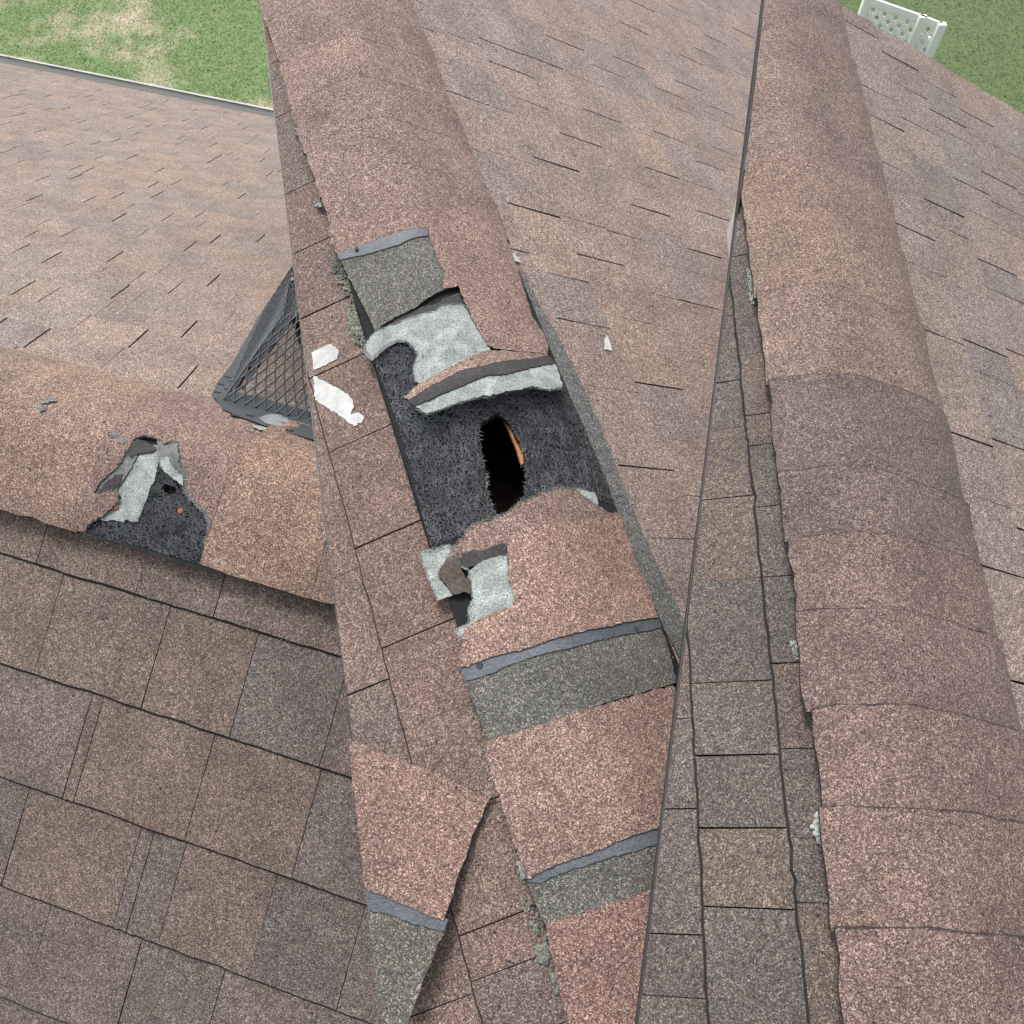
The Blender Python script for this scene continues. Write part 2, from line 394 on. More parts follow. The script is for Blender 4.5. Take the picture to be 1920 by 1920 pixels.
# --- left roof
Ln = joints_from(RL, [(281, 1028, 256, 1115), (417, 1094, 405, 1160), (82, 1019, 77, 1042), (298, 1200, 274, 1327), (478, 1207, 434, 1382), (605, 1426, 603, 1428),
    (176, 1306, 119, 1492), (188, 1310, 152, 1488), (409, 1382, 347, 1561), (602, 1448, 551, 1637), (54, 1473, 47, 1528), (274, 1550, 207, 1740), (294, 1555, 234, 1754),
    (354, 1586, 292, 1776), (517, 1645, 466, 1845), (88, 1703, 57, 1867), (263, 1776, 241, 1856), (416, 1838, 412, 1860), (110, 1100, 90, 1200)])
Ld = scs([(155,1480,290,1420),(555,1475,655,1415),(280,1320,395,1270),(480,1285,655,1190),(820,1750,1010,1585),(575,1697,685,1620),(1155,1617,1240,1545),(125,1720,280,1630),(50,1640,125,1590),(80,1000,170,980),(285,940,350,917),(290,993,350,973),(65,1115,150,1080),(475,860,535,843),(655,865,710,845),(780,1105,855,1075),(1290,1120,1385,1070),(1060,1220,1120,1183),(1170,1360,1225,1325),(1010,1915,1095,1835),
   (155,690,205,680),(490,760,535,750),(580,755,620,745),(285,780,330,770),(690,752,720,742),(690,680,745,655),(870,665,900,655),(905,632,940,622),(1010,630,1040,620),(320,640,350,630),(390,640,440,625),(410,1120,475,1090),(560,1105,610,1080),(820,1020,860,1000),(950,1005,1000,985),(840,940,885,918),(1155,880,1190,865),(970,740,1005,725),(950,775,980,765),(430,930,485,910),(1020,1400,1080,1370),(1440,1360,1480,1330),(520,540,580,520),(630,600,690,580),(125,495,200,480),(295,495,340,485),(780,575,820,560),(880,1230,935,1195)], .3125, 30, 30) + \
   scs([(55,165,180,80),(650,185,800,70),(990,110,1090,15),(990,415,1060,300)], .3125, 30, 600)
Lf = joints_from(RL, Ld)
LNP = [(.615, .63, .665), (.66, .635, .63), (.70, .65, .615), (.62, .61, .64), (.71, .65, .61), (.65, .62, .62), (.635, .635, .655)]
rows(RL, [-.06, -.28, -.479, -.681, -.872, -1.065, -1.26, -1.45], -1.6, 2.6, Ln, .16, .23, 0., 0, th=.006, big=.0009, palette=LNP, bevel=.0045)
E0 = .1225
LFP = TINTS+[(1.0, .97, .95)]*3
rows(RL, [.09]+[.225+E0*i for i in range(31)], -.9-1.2, 5.6, Lf, .12, .22, .28, .55, th=.004, big=.0023, zone=lambda s, x: x < 2.3 and to_px(RL.P(s, x))[0] > 40 and to_px(RL.P(s, x))[0] < 560, palette=LFP)
# --- middle roof
Cd = scs([(30,170,320,295),(330,275,600,400),(495,150,740,270),(785,350,1005,435),(945,295,1140,380),(1365,260,1535,345),(1480,215,1630,300),(1540,120,1675,200),(1205,500,1405,575),(1335,445,1500,515),(0,605,255,705),(740,655,980,755),(1195,795,1405,885),(585,820,855,930),(380,980,700,1100),(1465,990,1660,1075),(1140,1050,1365,1130),(220,1320,550,1395),(1060,1315,1305,1395),(895,1505,1155,1560),(670,1650,990,1740),(1405,1605,1635,1675),(1010,60,1165,145),(1150,60,1300,135),(1700,60,1810,115),(1550,610,1715,680),(1575,890,1725,960),(1480,1340,1665,1410)], .2708, 900, 30)+[(1045,598,1135,617),(1185,715,1280,735),(1150,870,1255,885),(1270,566,1330,574),(845,175,868,185),(905,110,1000,150)]
Cf = joints_from(RC, Cd)
CRP = [(1.119, 1.080, 1.100), (1.146, 1.088, 1.093), (1.185, 1.107, 1.060), (1.060, 1.061, 1.113), (1.100, 1.061, 1.080), (1.119, 1.074, 1.080), (1.014, 1.028, 1.093), (1.159, 1.088, 1.060)]  # tints raised and cooled: grazing sky sheen is put into the colour
rows(RC, [.13, .245, .372, .497, .620, .745, .864, .983, 1.10, 1.215, 1.33, 1.445, 1.56, 1.68, 1.80, 1.92, 2.04, 2.16, 2.28], -1.1, 3.4, Cf, .10, .20, -.05, .5, th=.0042, big=.0020, zone=lambda s, x: to_px(RC.P(s, x))[0] < 1420 and to_px(RC.P(s, x))[1] > 30, palette=CRP)
Cl = joints_from(RC, [(575,471,616,447),(589,588,662,557),(603,694,680,675),(622,850,741,794),(720,1003,793,980),(720,1217,848,1162),(890,1738,992,1710),(902,1837,1007,1792),(680,1290,722,1280)])
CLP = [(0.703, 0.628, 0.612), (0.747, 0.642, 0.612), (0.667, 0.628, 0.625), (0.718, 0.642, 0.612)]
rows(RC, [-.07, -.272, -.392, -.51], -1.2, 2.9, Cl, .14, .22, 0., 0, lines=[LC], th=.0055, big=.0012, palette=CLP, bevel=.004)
# --- right roof
Rd = scs([(790,60,1010,190),(1030,260,1295,420),(820,450,1105,615),(1130,695,1400,850),(1370,665,1605,800),(1580,665,1805,800),(940,990,1240,1125),(1490,1115,1735,1250),(1285,1260,1560,1405),(1040,1405,1340,1560),(1640,1670,1810,1750),(1690,1075,1825,1150),(725,232,780,260),(765,450,810,470),(860,795,890,805)], .2708, 1380, 30)+scs([(1300,350,1575,460),(1445,965,1730,1065),(1580,430,1835,525),(1620,1775,1810,1810),(1730,1015,1835,1050)], .3125, 1300, 500)
Rf = joints_from(RR, Rd)
ER = .1075
RRP = [(0.918, 0.899, 0.906), (0.953, 0.918, 0.906), (0.830, 0.851, 0.906), (0.871, 0.872, 0.906), (1.007, 0.946, 0.885), (0.905, 0.885, 0.900)]
END = ((1.445, 9), (1.445, -9))
if (END[1][0]-END[0][0])*(0-END[0][1])-(END[1][1]-END[0][1])*(0-END[0][0]) < 0: END = (END[1], END[0])
rows(RR, [.10]+[.197+ER*i for i in range(12)], -1.0, 1.445, Rf, .11, .19, 0., .45, th=.004, big=.0018, lines=[END], zone=lambda s, x: to_px(RR.P(s, x))[0] < 1890, palette=RRP)
Rl = joints_from(RR, [(1389,603,1412,594),(1373,716,1394,711),(1406,784,1425,778),(1440,1087,1475,1081),(1447,1252,1493,1240),(1485,1409,1512,1403),(1482,1576,1514,1569),
    (1345,944,1414,922),(1303,1298,1447,1261),(1308,1429,1440,1405),(1316,1566,1475,1539),(1344,1709,1482,1699),(1271,1520,1305,1513),(1245,1753,1316,1751)])
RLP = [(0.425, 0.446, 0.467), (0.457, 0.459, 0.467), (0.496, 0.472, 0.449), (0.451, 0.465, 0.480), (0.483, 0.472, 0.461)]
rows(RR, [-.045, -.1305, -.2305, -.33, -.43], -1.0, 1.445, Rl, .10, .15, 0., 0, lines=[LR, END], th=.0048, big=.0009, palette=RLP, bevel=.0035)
def emit(key, T, mt):
    L = ALLSH[key]; L.sort(key=lambda q: (not q[0], q[1][2])); keep = L[:298]; rest = L[298:]
    for vis, pc, V, F, t, n in keep: link('shingle', V, F, [mt, M['cut']], [0]+[1]*(len(F)-1), T, t)
    V2, F2, FM, TT = [], [], [], []
    for vis, pc, V, F, t, n in rest:
        b = len(V2); V2 += V; F2 += [[i+b for i in f] for f in F]; FM += [0]+[1]*(len(F)-1); TT += [t]*len(V)
    if V2: tag(link('shingle_field', V2, F2, [mt, M['cut']], FM, T, tints=TT), kind='stuff')
emit('L', TL, M['granL']); emit('C', TC, M['granC']); emit('R', TR, M['granR'])
# --- decks, drip edges, walls
def deck(roof, T, poly, ln=None):
    patch('roof_deck', roof, poly, -.024, .022, False, [M['felt'], M['wood']], T, grid=0, ln=ln)
slotL, slotC, slotR = .025, .062, .02
deck(RL, TL, [(-2.1, -1.45), (-2.1, -slotL), (2.6, -slotL), (2.6, -1.45)]); deck(RL, TL, [(-2.1, slotL), (-2.1, 3.9), (6.6, 3.9), (6.6, slotL)])
deck(RC, TC, [(-1.2, -.6), (-1.2, -slotC), (2.9, -slotC), (2.9, -.6)], LC); deck(RC, TC, [(-1.2, slotC), (-1.2, 2.28), (3.4, 2.28), (3.4, slotC)])
deck(RR, TR, [(-1.0, -.5), (-1.0, -slotR), (1.445, -slotR), (1.445, -.5)], LR); deck(RR, TR, [(-1.0, slotR), (-1.0, 1.38), (1.445, 1.38), (1.445, slotR)])
def beam(name, a, b, wv, hv, m, T, off=Vector((0, 0, 0))):
    """bar from a to b with section vectors wv and hv"""
    a, b = a+off, b+off; V = []
    for p in (a, b):
        for i, j in ((0, 0), (1, 0), (1, 1), (0, 1)): V.append(p+wv*i+hv*j)
    return link(name, V, [[0, 1, 2, 3], [7, 6, 5, 4], [0, 4, 5, 1], [1, 5, 6, 2], [2, 6, 7, 3], [3, 7, 4, 0]], [m], None, T)
def rake(roof, T, ln, smin, smax, side, capx):
    (a, b) = ln; dx, dy = b[0]-a[0], b[1]-a[1]; K = 40; pts = []
    for i in range(K+1):
        t_s = smin+(smax-smin)*i/K; x = a[1]+dy*(t_s-a[0])/dx
        pts.append((roof.P(t_s, x, 0), roof.P(t_s, x, -.004, True) if capx[0] < x < capx[1] else None))
    n = (pts[-1][0]-pts[0][0]).cross(Vector((0, 0, 1))).normalized()*side
    for nm, m, w0, w1, z0, z1 in (('drip_edge', 'gutter', 0, .0025, .0035, -.010), ('fascia_board', 'trim', -.045, -.025, -.0275, -.12)):
        V = []; F = []
        for p, c in pts:
            top = (c if (c is not None and nm == 'drip_edge') else p)
            for w_, z in ((w0, z0), (w1, z0), (w1, z1), (w0, z1)):
                V.append((top if z == z0 else p)+n*w_+Vector((0, 0, z)))
        for i in range(K):
            for q in range(4): F.append([i*4+q, i*4+(q+1) % 4, i*4+4+(q+1) % 4, i*4+4+q])
        F += [[0, 1, 2, 3], [K*4+3, K*4+2, K*4+1, K*4]]
        link(nm, V, F, [M[m]], None, T)
rake(RC, TC, LC, -1.1, 2.2, -1, (-.157, .2)); rake(RR, TR, LR, -.75, 1.44, -1, (-.104, .195))
def walls(T, roof, pts, zb=0.):
    """siding skirt under a roof; pts are plan points (s, x)"""
    for i in range(len(pts)):
        a, b = pts[i], pts[(i+1) % len(pts)]; A, B = roof.P(*a, -.03), roof.P(*b, -.03)
        # follow the ridge when crossing it
        P = [A]; 
        if a[1]*b[1] < 0:
            t = a[1]/(a[1]-b[1]); P.append(roof.P(a[0]+(b[0]-a[0])*t, 0, -.04))
        P.append(B)
        V = []; 
        for p in P: V += [p, Vector((p.x, p.y, zb))]
        link('wall', V, [[2*k, 2*k+1, 2*k+3, 2*k+2] for k in range(len(P)-1)], [M['wall']], None, T)
walls(TL, RL, [(-1.9, -1.3), (2.4, -1.3), (2.4, 0.1), (6.3, .1), (6.3, 3.5), (-1.9, 3.5)])
walls(TC, RC, [(-1.0, -.16), (2.7, -.03), (2.7, 1.6), (-1.0, 1.6)])
walls(TR, RR, [(-.9, -.10), (1.3, .06), (1.3, 1.2), (-.9, 1.2)])
# gutter on the far eave of the left roof
A, B = RL.P(-2.1, 3.91, -.01), RL.P(6.6, 3.91, -.01); o_ = RL.p
G = thing('gutter_tmp', '', '') if False else None
beam('gutter', A, B, o_*.075, Vector((0, 0, -.08)), M['gutter'], TL)
beam('gutter_lip', A, B, o_*.018, Vector((0, 0, .012)), M['lip'], TL, o_*.078)
# closed box under the slots, coloured black for the unlit attic
def void(T, roof, s0, s1, w, h):
    V = []
    for s in (s0, s1):
        for x, z in ((-w, -.03), (w, -.03), (w, -h), (-w, -h)): V.append(roof.P(s, x, 0)+Vector((0, 0, z)))
    link('attic_black_box', V, [[0, 3, 7, 4], [1, 5, 6, 2], [3, 2, 6, 7], [0, 1, 2, 3], [4, 7, 6, 5]], [M['void']], None, T)
void(TL, RL, -.6, .6, .12, .5); void(TC, RC, -.7, 1.0, .12, .5)
# ------------------------------------------------------------------ ridge caps
def caps(roof, T, seams, xl, xr, tints, ln=None, wedge=.0075, skip=()):
    for i in range(len(seams)-1):
        if i in skip: continue
        s1, s0 = seams[i], seams[i+1]            # s1 far (butt), s0 near
        j1, j2 = U_(-.004, .004), U_(-.004, .004)
        P = [(s1, xl+j1), (s1, xr+j2)]
        poly = [(s0-.004, xl+j1), (s0-.004, xr+j2)]
        K = 10
        edge = [(s1+random.gauss(0, .0012)+.006*0, xr+j2+(xl+j1-xr-j2)*k/K) for k in range(K+1)]
        lft = [(s1+(s0-.004-s1)*k/8, xl+j1+random.gauss(0, .0012)) for k in range(1, 8)]
        rgt = [(s0-.004+(s1-s0+.004)*k/8, xr+j2+random.gauss(0, .0012)) for k in range(1, 8)]
        poly = [(s0-.004, xr+j2)]+rgt+edge+lft+[(s0-.004, xl+j1)]
        b0 = U_(0, .0012); wv = U_(0, 6.28)
        nf = lambda s, x, s0=s0, s1=s1, b0=b0, wv=wv: b0+wedge*(s-s0)/(s1-s0)+.0019*math.sin(s*34+x*22+wv)+.0008*math.sin(s*90-x*60+wv*2)
        patch('ridge_cap', roof, poly, nf, .0045, True, None, T, tints[i % len(tints)], .02, ln)
        if ln is None or s1 < .55:
            V = []; F = []; fade = U_(.35, 1)
            for k, q in enumerate(edge):
                for t in (0, .5):
                    if k == K and t: continue
                    q2 = edge[min(k+1, K)]; ss = q[0]+(q2[0]-q[0])*t; xx = q[1]+(q2[1]-q[1])*t
                    w_ = U_(.0004, .0022)*(fade+(1-fade)*abs(xx)/.2); V.append(roof.P(ss-w_*.6, xx, nf(ss, xx)+.0049, True)); V.append(roof.P(ss+w_, xx, nf(ss, xx)+.0030, True))
            F = [[2*a_, 2*a_+2, 2*a_+3, 2*a_+1] for a_ in range(len(V)//2-1)]
            link('worn_edge', V, F, [M['cut']], None, T)
def ventbody(roof, T, s0, s1, xl, xr, hole=None, ln=None, name='ridge_vent', n0=-.021):
    poly = [(s0, xl), (s0, xr), (s1, xr), (s1, xl)]
    if hole: poly = hole
    return patch(name, roof, poly, n0, .019, True, [M['vent'], M['vent']], T, (1, 1, 1), .02, ln)
# left roof caps
tL = [(0.974, 0.845, 0.795), (0.887, 0.777, 0.754), (0.957, 0.828, 0.754), (0.940, 0.845, 0.771), (1.000, 0.861, 0.779)]
XL0, XL1 = -.210, .188
caps(RL, TL, [2.6, 2.36, 2.12, 1.88, 1.64, 1.4, 1.16, .92, .68, .40, .112], XL0, XL1, tL)
caps(RL, TL, [-.180, -.425, -.67, -.91, -1.15, -1.4, -1.65, -1.9, -2.1], XL0, XL1, [(1.06, .90, .80), (.94, .82, .77)])
Z2 = lambda l: sc(l, .3125, 30, 600)
def at(roof, l, n=.006): return on(roof, l, n, True)
# the torn cap: outline with the hole bitten from its front edge
bite = at(RL, Z2([(1185,1440),(1150,1405),(1140,1330),(1165,1230),(1130,1150),(1050,1080),(1020,1030),(1000,1000),(1020,940),(990,880),(980,800),(975,735),(940,730),(900,745),(850,715),(780,700),(720,712),(690,760),(650,830),(600,900),(530,960),(495,1000),(472,1048),(520,1045),(560,1030),(615,1035),(620,1090),(580,1140),(500,1190),(430,1245),(415,1280)]))
s_hi, s_lo = .112, -.184
poly = [(s_lo, XL0), (s_lo, XL1), (s_hi, XL1), (s_hi, XL0)]
br = rag(bite, .0016, .005, False)+[bite[-1]]
poly = [(s_lo, XL0+.004), (s_lo, XL1), (s_hi, XL1), (s_hi, XL0), (max(bite[-1][0]+.004, min(s_hi-.002, bite[-1][0]+.01)), XL0)]+[(q[0], max(q[1], XL0+.0015)) for q in reversed(br)]
def torn_n(s, x):
    return .002+.005*(s-s_lo)/(s_hi-s_lo)
patch('ridge_cap', RL, poly, torn_n, .0045, True, None, TL, (.90, .765, .745), .02)
TL.children[-1]['label'] = 'torn ridge cap with a triangular hole'
# frayed rim along the bite
def rim(roof, T, pts, wdt, nf, m, name='frayed_rim', thick=.003, off=0.):
    """ragged strip along a line of (s, x)"""
    line = [(q[0], q[1]) for q in rag(pts, .0008, .006, False)]+[pts[-1]]
    out = []; 
    for i, q in enumerate(line):
        a = line[max(0, i-1)]; b = line[min(len(line)-1, i+1)]; d = math.dist(a, b) or 1
        nx, ny = -(b[1]-a[1])/d, (b[0]-a[0])/d; w_ = wdt*U_(.25, 1.1)
        out.append((q[0]+nx*(w_+off), q[1]+ny*(w_+off)))
    V = []; F = []
    for i, q in enumerate(line):
        V.append(roof.P(q[0], q[1], nf(*q)+thick, True)); V.append(roof.P(out[i][0], out[i][1], nf(*out[i])+thick-.003, True))
    F = [[2*i, 2*i+2, 2*i+3, 2*i+1] for i in range(len(line)-1)]
    return link(name, V, F, [m], None, T)
nfL = lambda s, x: torn_n(s, x)+.0015
rim(RL, TL, bite[0:12], .011, nfL, M['fray']); rim(RL, TL, bite[12:24], .006, nfL, M['fray']); rim(RL, TL, bite[24:], .004, nfL, M['fray'])
# under-layers of the left hole
ventbody(RL, TL, -.60, -.185, XL0+.02, XL1-.02); ventbody(RL, TL, .12, 2.6, XL0+.02, XL1-.02); ventbody(RL, TL, -2.1, -.60, XL0+.02, XL1-.02)
h0 = at(RL, Z2([(880,1010),(900,985),(940,1000),(965,1015),(960,1040),(925,1048),(895,1035)]), -.001)
def holed(s0, s1, xl, xr, hole, seamx=None):
    """outline of a rectangle with a hole, joined by a seam"""
    R4 = [(s0, xl), (s1, xl), (s1, xr), (s0, xr)]
    area = sum(hole[i-1][0]*hole[i][1]-hole[i][0]*hole[i-1][1] for i in range(len(hole)))
    H = hole if area < 0 else hole[::-1]
    A2 = sum(R4[i-1][0]*R4[i][1]-R4[i][0]*R4[i-1][1] for i in range(4))
    if A2 < 0: R4 = R4[::-1]
    k = max(range(len(H)), key=lambda i: H[i][0]); H = H[k:]+H[:k]
    hs_ = H[0]; j = max(range(4), key=lambda i: (R4[i][0], R4[i][1])); 
    e = 1e-5
    st = (max(s0, s1), hs_[1])
    # insert the seam point in the far edge
    out = []
    for i in range(4):
        a, b = R4[i], R4[(i+1) % 4]; out.append(a)
        if abs(a[0]-st[0]) < 1e-9 and abs(b[0]-st[0]) < 1e-9:
            sg = 1 if b[1] > a[1] else -1
            out.append((st[0], st[1]-sg*e)); out += [(H[0][0], H[0][1]-sg*e)]+H[1:]+[(H[0][0], H[0][1]+sg*e)]; out.append((st[0], st[1]+sg*e))
    return out
patch('ridge_vent', RL, holed(-.185, .12, XL0+.006, XL1-.02, rag(h0, .0012, .004)), -.016, .0165, True, [M['vent'], M['vent']], TL, grid=.02)
def fibres(roof, T, poly_px, n0, count, ln_=.022, rad=.0006, holes=(), inside=None):
    """tangle of stiff plastic filaments inside an outline given in (s, x)"""
    P = poly_px; s0, s1 = min(p[0] for p in P), max(p[0] for p in P); x0, x1 = min(p[1] for p in P), max(p[1] for p in P)
    def ins(s, x, Q):
        c = False
        for i in range(len(Q)):
            a, b = Q[i-1], Q[i]
            if (a[1] > x) != (b[1] > x) and s < (b[0]-a[0])*(x-a[1])/(b[1]-a[1])+a[0]: c = not c
        return c
    V = []; F = []; k = 0
    while k < count:
        s, x = U_(s0, s1), U_(x0, x1); k += 1
        if not ins(s, x, P) or any(ins(s, x, h) for h in holes): continue
        a = U_(0, 6.28); cur = U_(-2.6, 2.6); n = U_(0, .004)+n0; st = ln_/6*U_(.6, 1.3); ph = U_(0, 6.28); pr = None
        for j in range(7):
            z = n+.0018*math.sin(ph+j*1.1); c = roof.P(s, x, z, True); i = len(V)
            dx, dy = math.cos(a), math.sin(a); pn = roof.a*(-dy)+roof.p*dx
            V += [c+pn*rad, c-pn*rad, c+Vector((0, 0, rad*1.6))]
            if j: F += [[i-3, i, i+2, i-1], [i-1, i+2, i+1, i-2], [i-2, i+1, i, i-3]]
            s += dx*st; x += dy*st; a += cur*.35
            if not ins(s, x, P) or any(ins(s, x, h) for h in holes): break
    return tag(link('vent_filaments', V, F, [M['fibre']], None, T), kind='stuff')
fp = at(RL, Z2([(860,830),(730,1215),(480,1205),(400,1290),(600,1335),(800,1385),(1000,1440),(1190,1500),(1150,1400),(1165,1210),(1100,1100),(1000,1000)]), 0)
fibres(RL, TL, fp, -.0015, 2500, .026, .0009, [h0])
Zp = lambda l, n=.003: rag(at(RL, Z2(l), n), .0012, .005)
patch('fibreglass_patch', RL, Zp([(862,835),(835,950),(770,1110),(735,1213),(620,1208),(495,1200),(580,1130),(640,1070),(600,1040),(660,900),(740,800),(800,750),(855,760)]), .002, .0025, True, [M['pale'], M['fray']], TL, grid=.02)
patch('fibreglass_patch', RL, Zp([(475,1052),(500,990),(600,900),(650,830),(700,760),(740,790),(700,880),(650,960),(600,1030),(540,1040)], .006), .0055, .002, True, [M['fray'], M['cut']], TL, grid=.02)
patch('bitumen_patch', RL, Zp([(495,1040),(530,985),(590,930),(640,925),(625,985),(580,1025)], .008), .0078, .0015, True, [M['bitumen']], TL, grid=.02)
patch('bitumen_patch', RL, Zp([(715,712),(780,730),(845,765),(820,790),(740,800),(690,830),(670,800)], .008), .0078, .0015, True, [M['bitumen']], TL, grid=.02)
patch('fibreglass_patch', RL, Zp([(850,720),(900,745),(930,735),(970,740),(982,830),(985,885),(1015,935),(1010,990),(960,960),(900,925),(860,870),(845,800)], .010), lambda s, x: .009+.003*math.sin(s*90), .002, True, [M['fray'], M['cut']], TL, grid=.02)
patch('fibreglass_patch', RL, Zp([(865,845),(905,820),(950,890),(1000,940),(1005,1000),(940,950),(890,915)], .0125), .0125, .0015, True, [M['pale'], M['cut']], TL, grid=.02)
patch('bitumen_patch', RL, Zp([(1125,1420),(1170,1405),(1210,1430),(1190,1465),(1140,1450)], .006), .0068, .003, True, [M['bitumen']], TL, grid=.02)
def nail(roof, T, px, py, n, r=.006, m='nailhead', cap=True):
    s, x = roof.sx(px, py, n, cap); P = [(s+r*math.cos(a*math.pi/5), x+r*math.sin(a*math.pi/5)) for a in range(10)]
    return patch('nail_head', roof, P, n, .0015, cap, [M[m]], T, grid=0)
nail(RL, TL, 338, 958, .003); nail(RL, TL, 217, 950, .006, .0065)
for a, b in ((82, 752), (78, 766), (95, 748), (228, 826), (215, 812)):        # worn bald spots on the cap
    patch('worn_spot', RL, rag(at(RL, [(a-7, b-4), (a+6, b-5), (a+9, b+4), (a-5, b+5)], .012), .0015, .003), .0105, .0012, True, [M['fray']], TL, grid=.02)
# right roof caps
tR = [(1.0, .94, .92), (1.05, .97, .92), (1.0, .93, .92), (1.06, .98, .94), (1.04, .98, .92), (.80, .78, .80), (.92, .84, .82), (.98, .88, .87), (1.0, .89, .88), (1.02, .93, .90), (.96, .88, .86), (.93, .84, .83), (.9, .82, .8)]
caps(RR, TR, [1.45, 1.17, 1.02, .867, .728, .59, .41, .228, .06, -.045, -.156, -.283, -.400, -.524, -.65, -.78, -.95], -.104, .195,
     [(0.769, 0.689, 0.681), (0.786, 0.689, 0.674), (0.786, 0.705, 0.681), (0.769, 0.681, 0.674), (0.851, 0.742, 0.690), (0.867, 0.766, 0.705), (0.827, 0.735, 0.698), (0.579, 0.540, 0.550), (0.603, 0.548, 0.550), (0.694, 0.595, 0.589), (0.661, 0.571, 0.573), (0.711, 0.610, 0.604), (0.744, 0.642, 0.613), (0.694, 0.595, 0.589), (0.661, 0.571, 0.566), (0.661, 0.563, 0.558)], LR, .008)
ventbody(RR, TR, -.95, 1.44, -.084, .175, ln=LR)
# ------------------------------------------------------------------ middle roof ridge: caps, torn pieces, vent, hole
XC0, XC1 = -.157, .203
caps(RC, TC, [2.6, 2.44, 2.28, 2.12, 1.96, 1.80, 1.64, 1.48, 1.32, 1.18, 1.05, .92, .79, .66], XC0, XC1, [(0.960, 0.842, 0.829), (1.010, 0.894, 0.856), (0.941, 0.832, 0.824), (1.000, 0.884, 0.856)])
Z6 = lambda l: sc(l, .3125, 560, 400)
ZB = lambda l: sc(l, .29167, 720, 860)
ZC = lambda l: sc(l, .3021, 660, 1360)
from mathutils import noise as mn
def wavy(n, k=.0016): return lambda s, x: n+k*mn.noise(Vector((s*45, x*45, 3)))+k*.5*mn.noise(Vector((s*110, x*110, 1)))
ZB_ = lambda l: sc(l, .29167, 720, 860)
def pc(name, pts, n, th=.003, m=('granC', 'cut'), tint=(1, 1, 1), amp=.0010, step=.006, nf=None, label=None):
    if m[0] in ('pale', 'bitumen') and not nf: nf = wavy(n)
    if m[0] == 'pale': grid = .010
    else: grid = .02
    o = patch(name, RC, rag(on(RC, pts, n+th, True), amp, step), nf or n, th, True, [M[q] for q in m], TC, tint, grid)
    if label and o: o['label'] = label
    return o
PK = (1.03, .88, .85); DU = (.87, .75, .74)
# granule remnant on the right of the missing tile, down to its torn end
pc('ridge_cap', Z6([(190,150),(225,240),(400,182),(600,114),(772,86),(800,180),(840,290),(880,370),(868,450),(905,445),(958,432),(992,530),(1050,650),(1130,790),(1180,812),(1300,825),(1490,850),(1500,800),(1470,720),(1400,610),(1370,520),(1330,380),(1290,260),(1230,110),(1190,-20),(1000,-40),(700,-20),(400,20),(180,90)]), .0055, .0045, tint=PK, label='ridge cap torn down its left half')
pc('adhesive_strip', Z6([(225,235),(400,178),(600,110),(772,82),(778,132),(600,188),(430,238),(245,278)]), .0068, .003, ('tar', 'tar'), amp=.0006)
pc('nail_strip', Z6([(245,272),(430,232),(600,182),(785,128),(850,290),(892,380),(875,460),(700,565),(540,645),(458,704),(350,480)]), .0045, .003, ('nailC', 'cut'), amp=.0006)
pc('bitumen_patch', Z6([(470,705),(505,650),(600,600),(760,555),(835,535),(900,500),(965,478),(1000,530),(970,560),(880,570),(820,592),(760,622),(650,645),(560,672)]), -.0002, .003, ('bitumen', 'bitumen'), amp=.0015)
pc('fibreglass_patch', Z6([(465,705),(560,672),(700,615),(820,588),(860,552),(990,548),(1045,640),(1105,720),(1140,800),(1145,850),(1000,900),(900,950),(800,1000),(740,1030),(690,1010),(688,920),(710,850),(700,820),(650,770),(590,770),(520,810),(440,882),(402,850),(388,800),(430,740)]), .0045, .003, ('pale', 'fray'), amp=.0012)
pc('frayed_rim', Z6([(388,800),(402,855),(440,885),(520,815),(590,774),(650,774),(640,762),(585,758),(515,795),(440,862),(410,835),(400,795)]), .0077, .002, ('fray', 'cut'), amp=.0012)
# curled strip: rises towards its near edge
sA = on(RC, Z6([(1140, 830)]), .01)[0][0]
def curl_n(s, x): return .006+max(0, min(1, (sA-s)/.075))*.026+.003*math.sin(x*30)
def curl(name, l, m, tint=(1, 1, 1), up=0., amp=.001, label=None):
    pts = []
    for q in Z6(l):
        s, x = RC.sx(*q, .01, True)
        for _ in range(6): s, x = RC.sx(*q, curl_n(s, x)+up, True)
        pts.append((s, x))
    o = patch(name, RC, rag(pts, amp, .006), lambda s, x: curl_n(s, x)+up, .003, True, [M[k] for k in m], TC, tint, .015)
    if label: o['label'] = label
curl('curled_cap_strip', [(1140,826),(1280,836),(1480,846),(1545,905),(1582,1050),(1500,1062),(1400,1042),(1300,1066),(1150,1102),(900,1160),(770,1207),(738,1190),(690,1160),(630,1112),(720,1030),(900,930),(1000,880)], ('pale', 'fray'), amp=.0012, label='torn strip of ridge cap curling up at its edge')
curl('granule_layer', [(1140,826),(1280,836),(1480,846),(1500,862),(1300,884),(1100,924),(900,985),(760,1062),(665,1122),(630,1112),(720,1030),(900,930),(1000,880)], ('granC', 'cut'), PK, .0032)
curl('adhesive_strip', [(1500,860),(1545,905),(1400,930),(1250,970),(1000,1032),(850,1092),(740,1142),(690,1160),(655,1125),(760,1058),(900,980),(1100,920),(1300,880)], ('bitumen', 'bitumen'), (1, 1, 1), .0026)
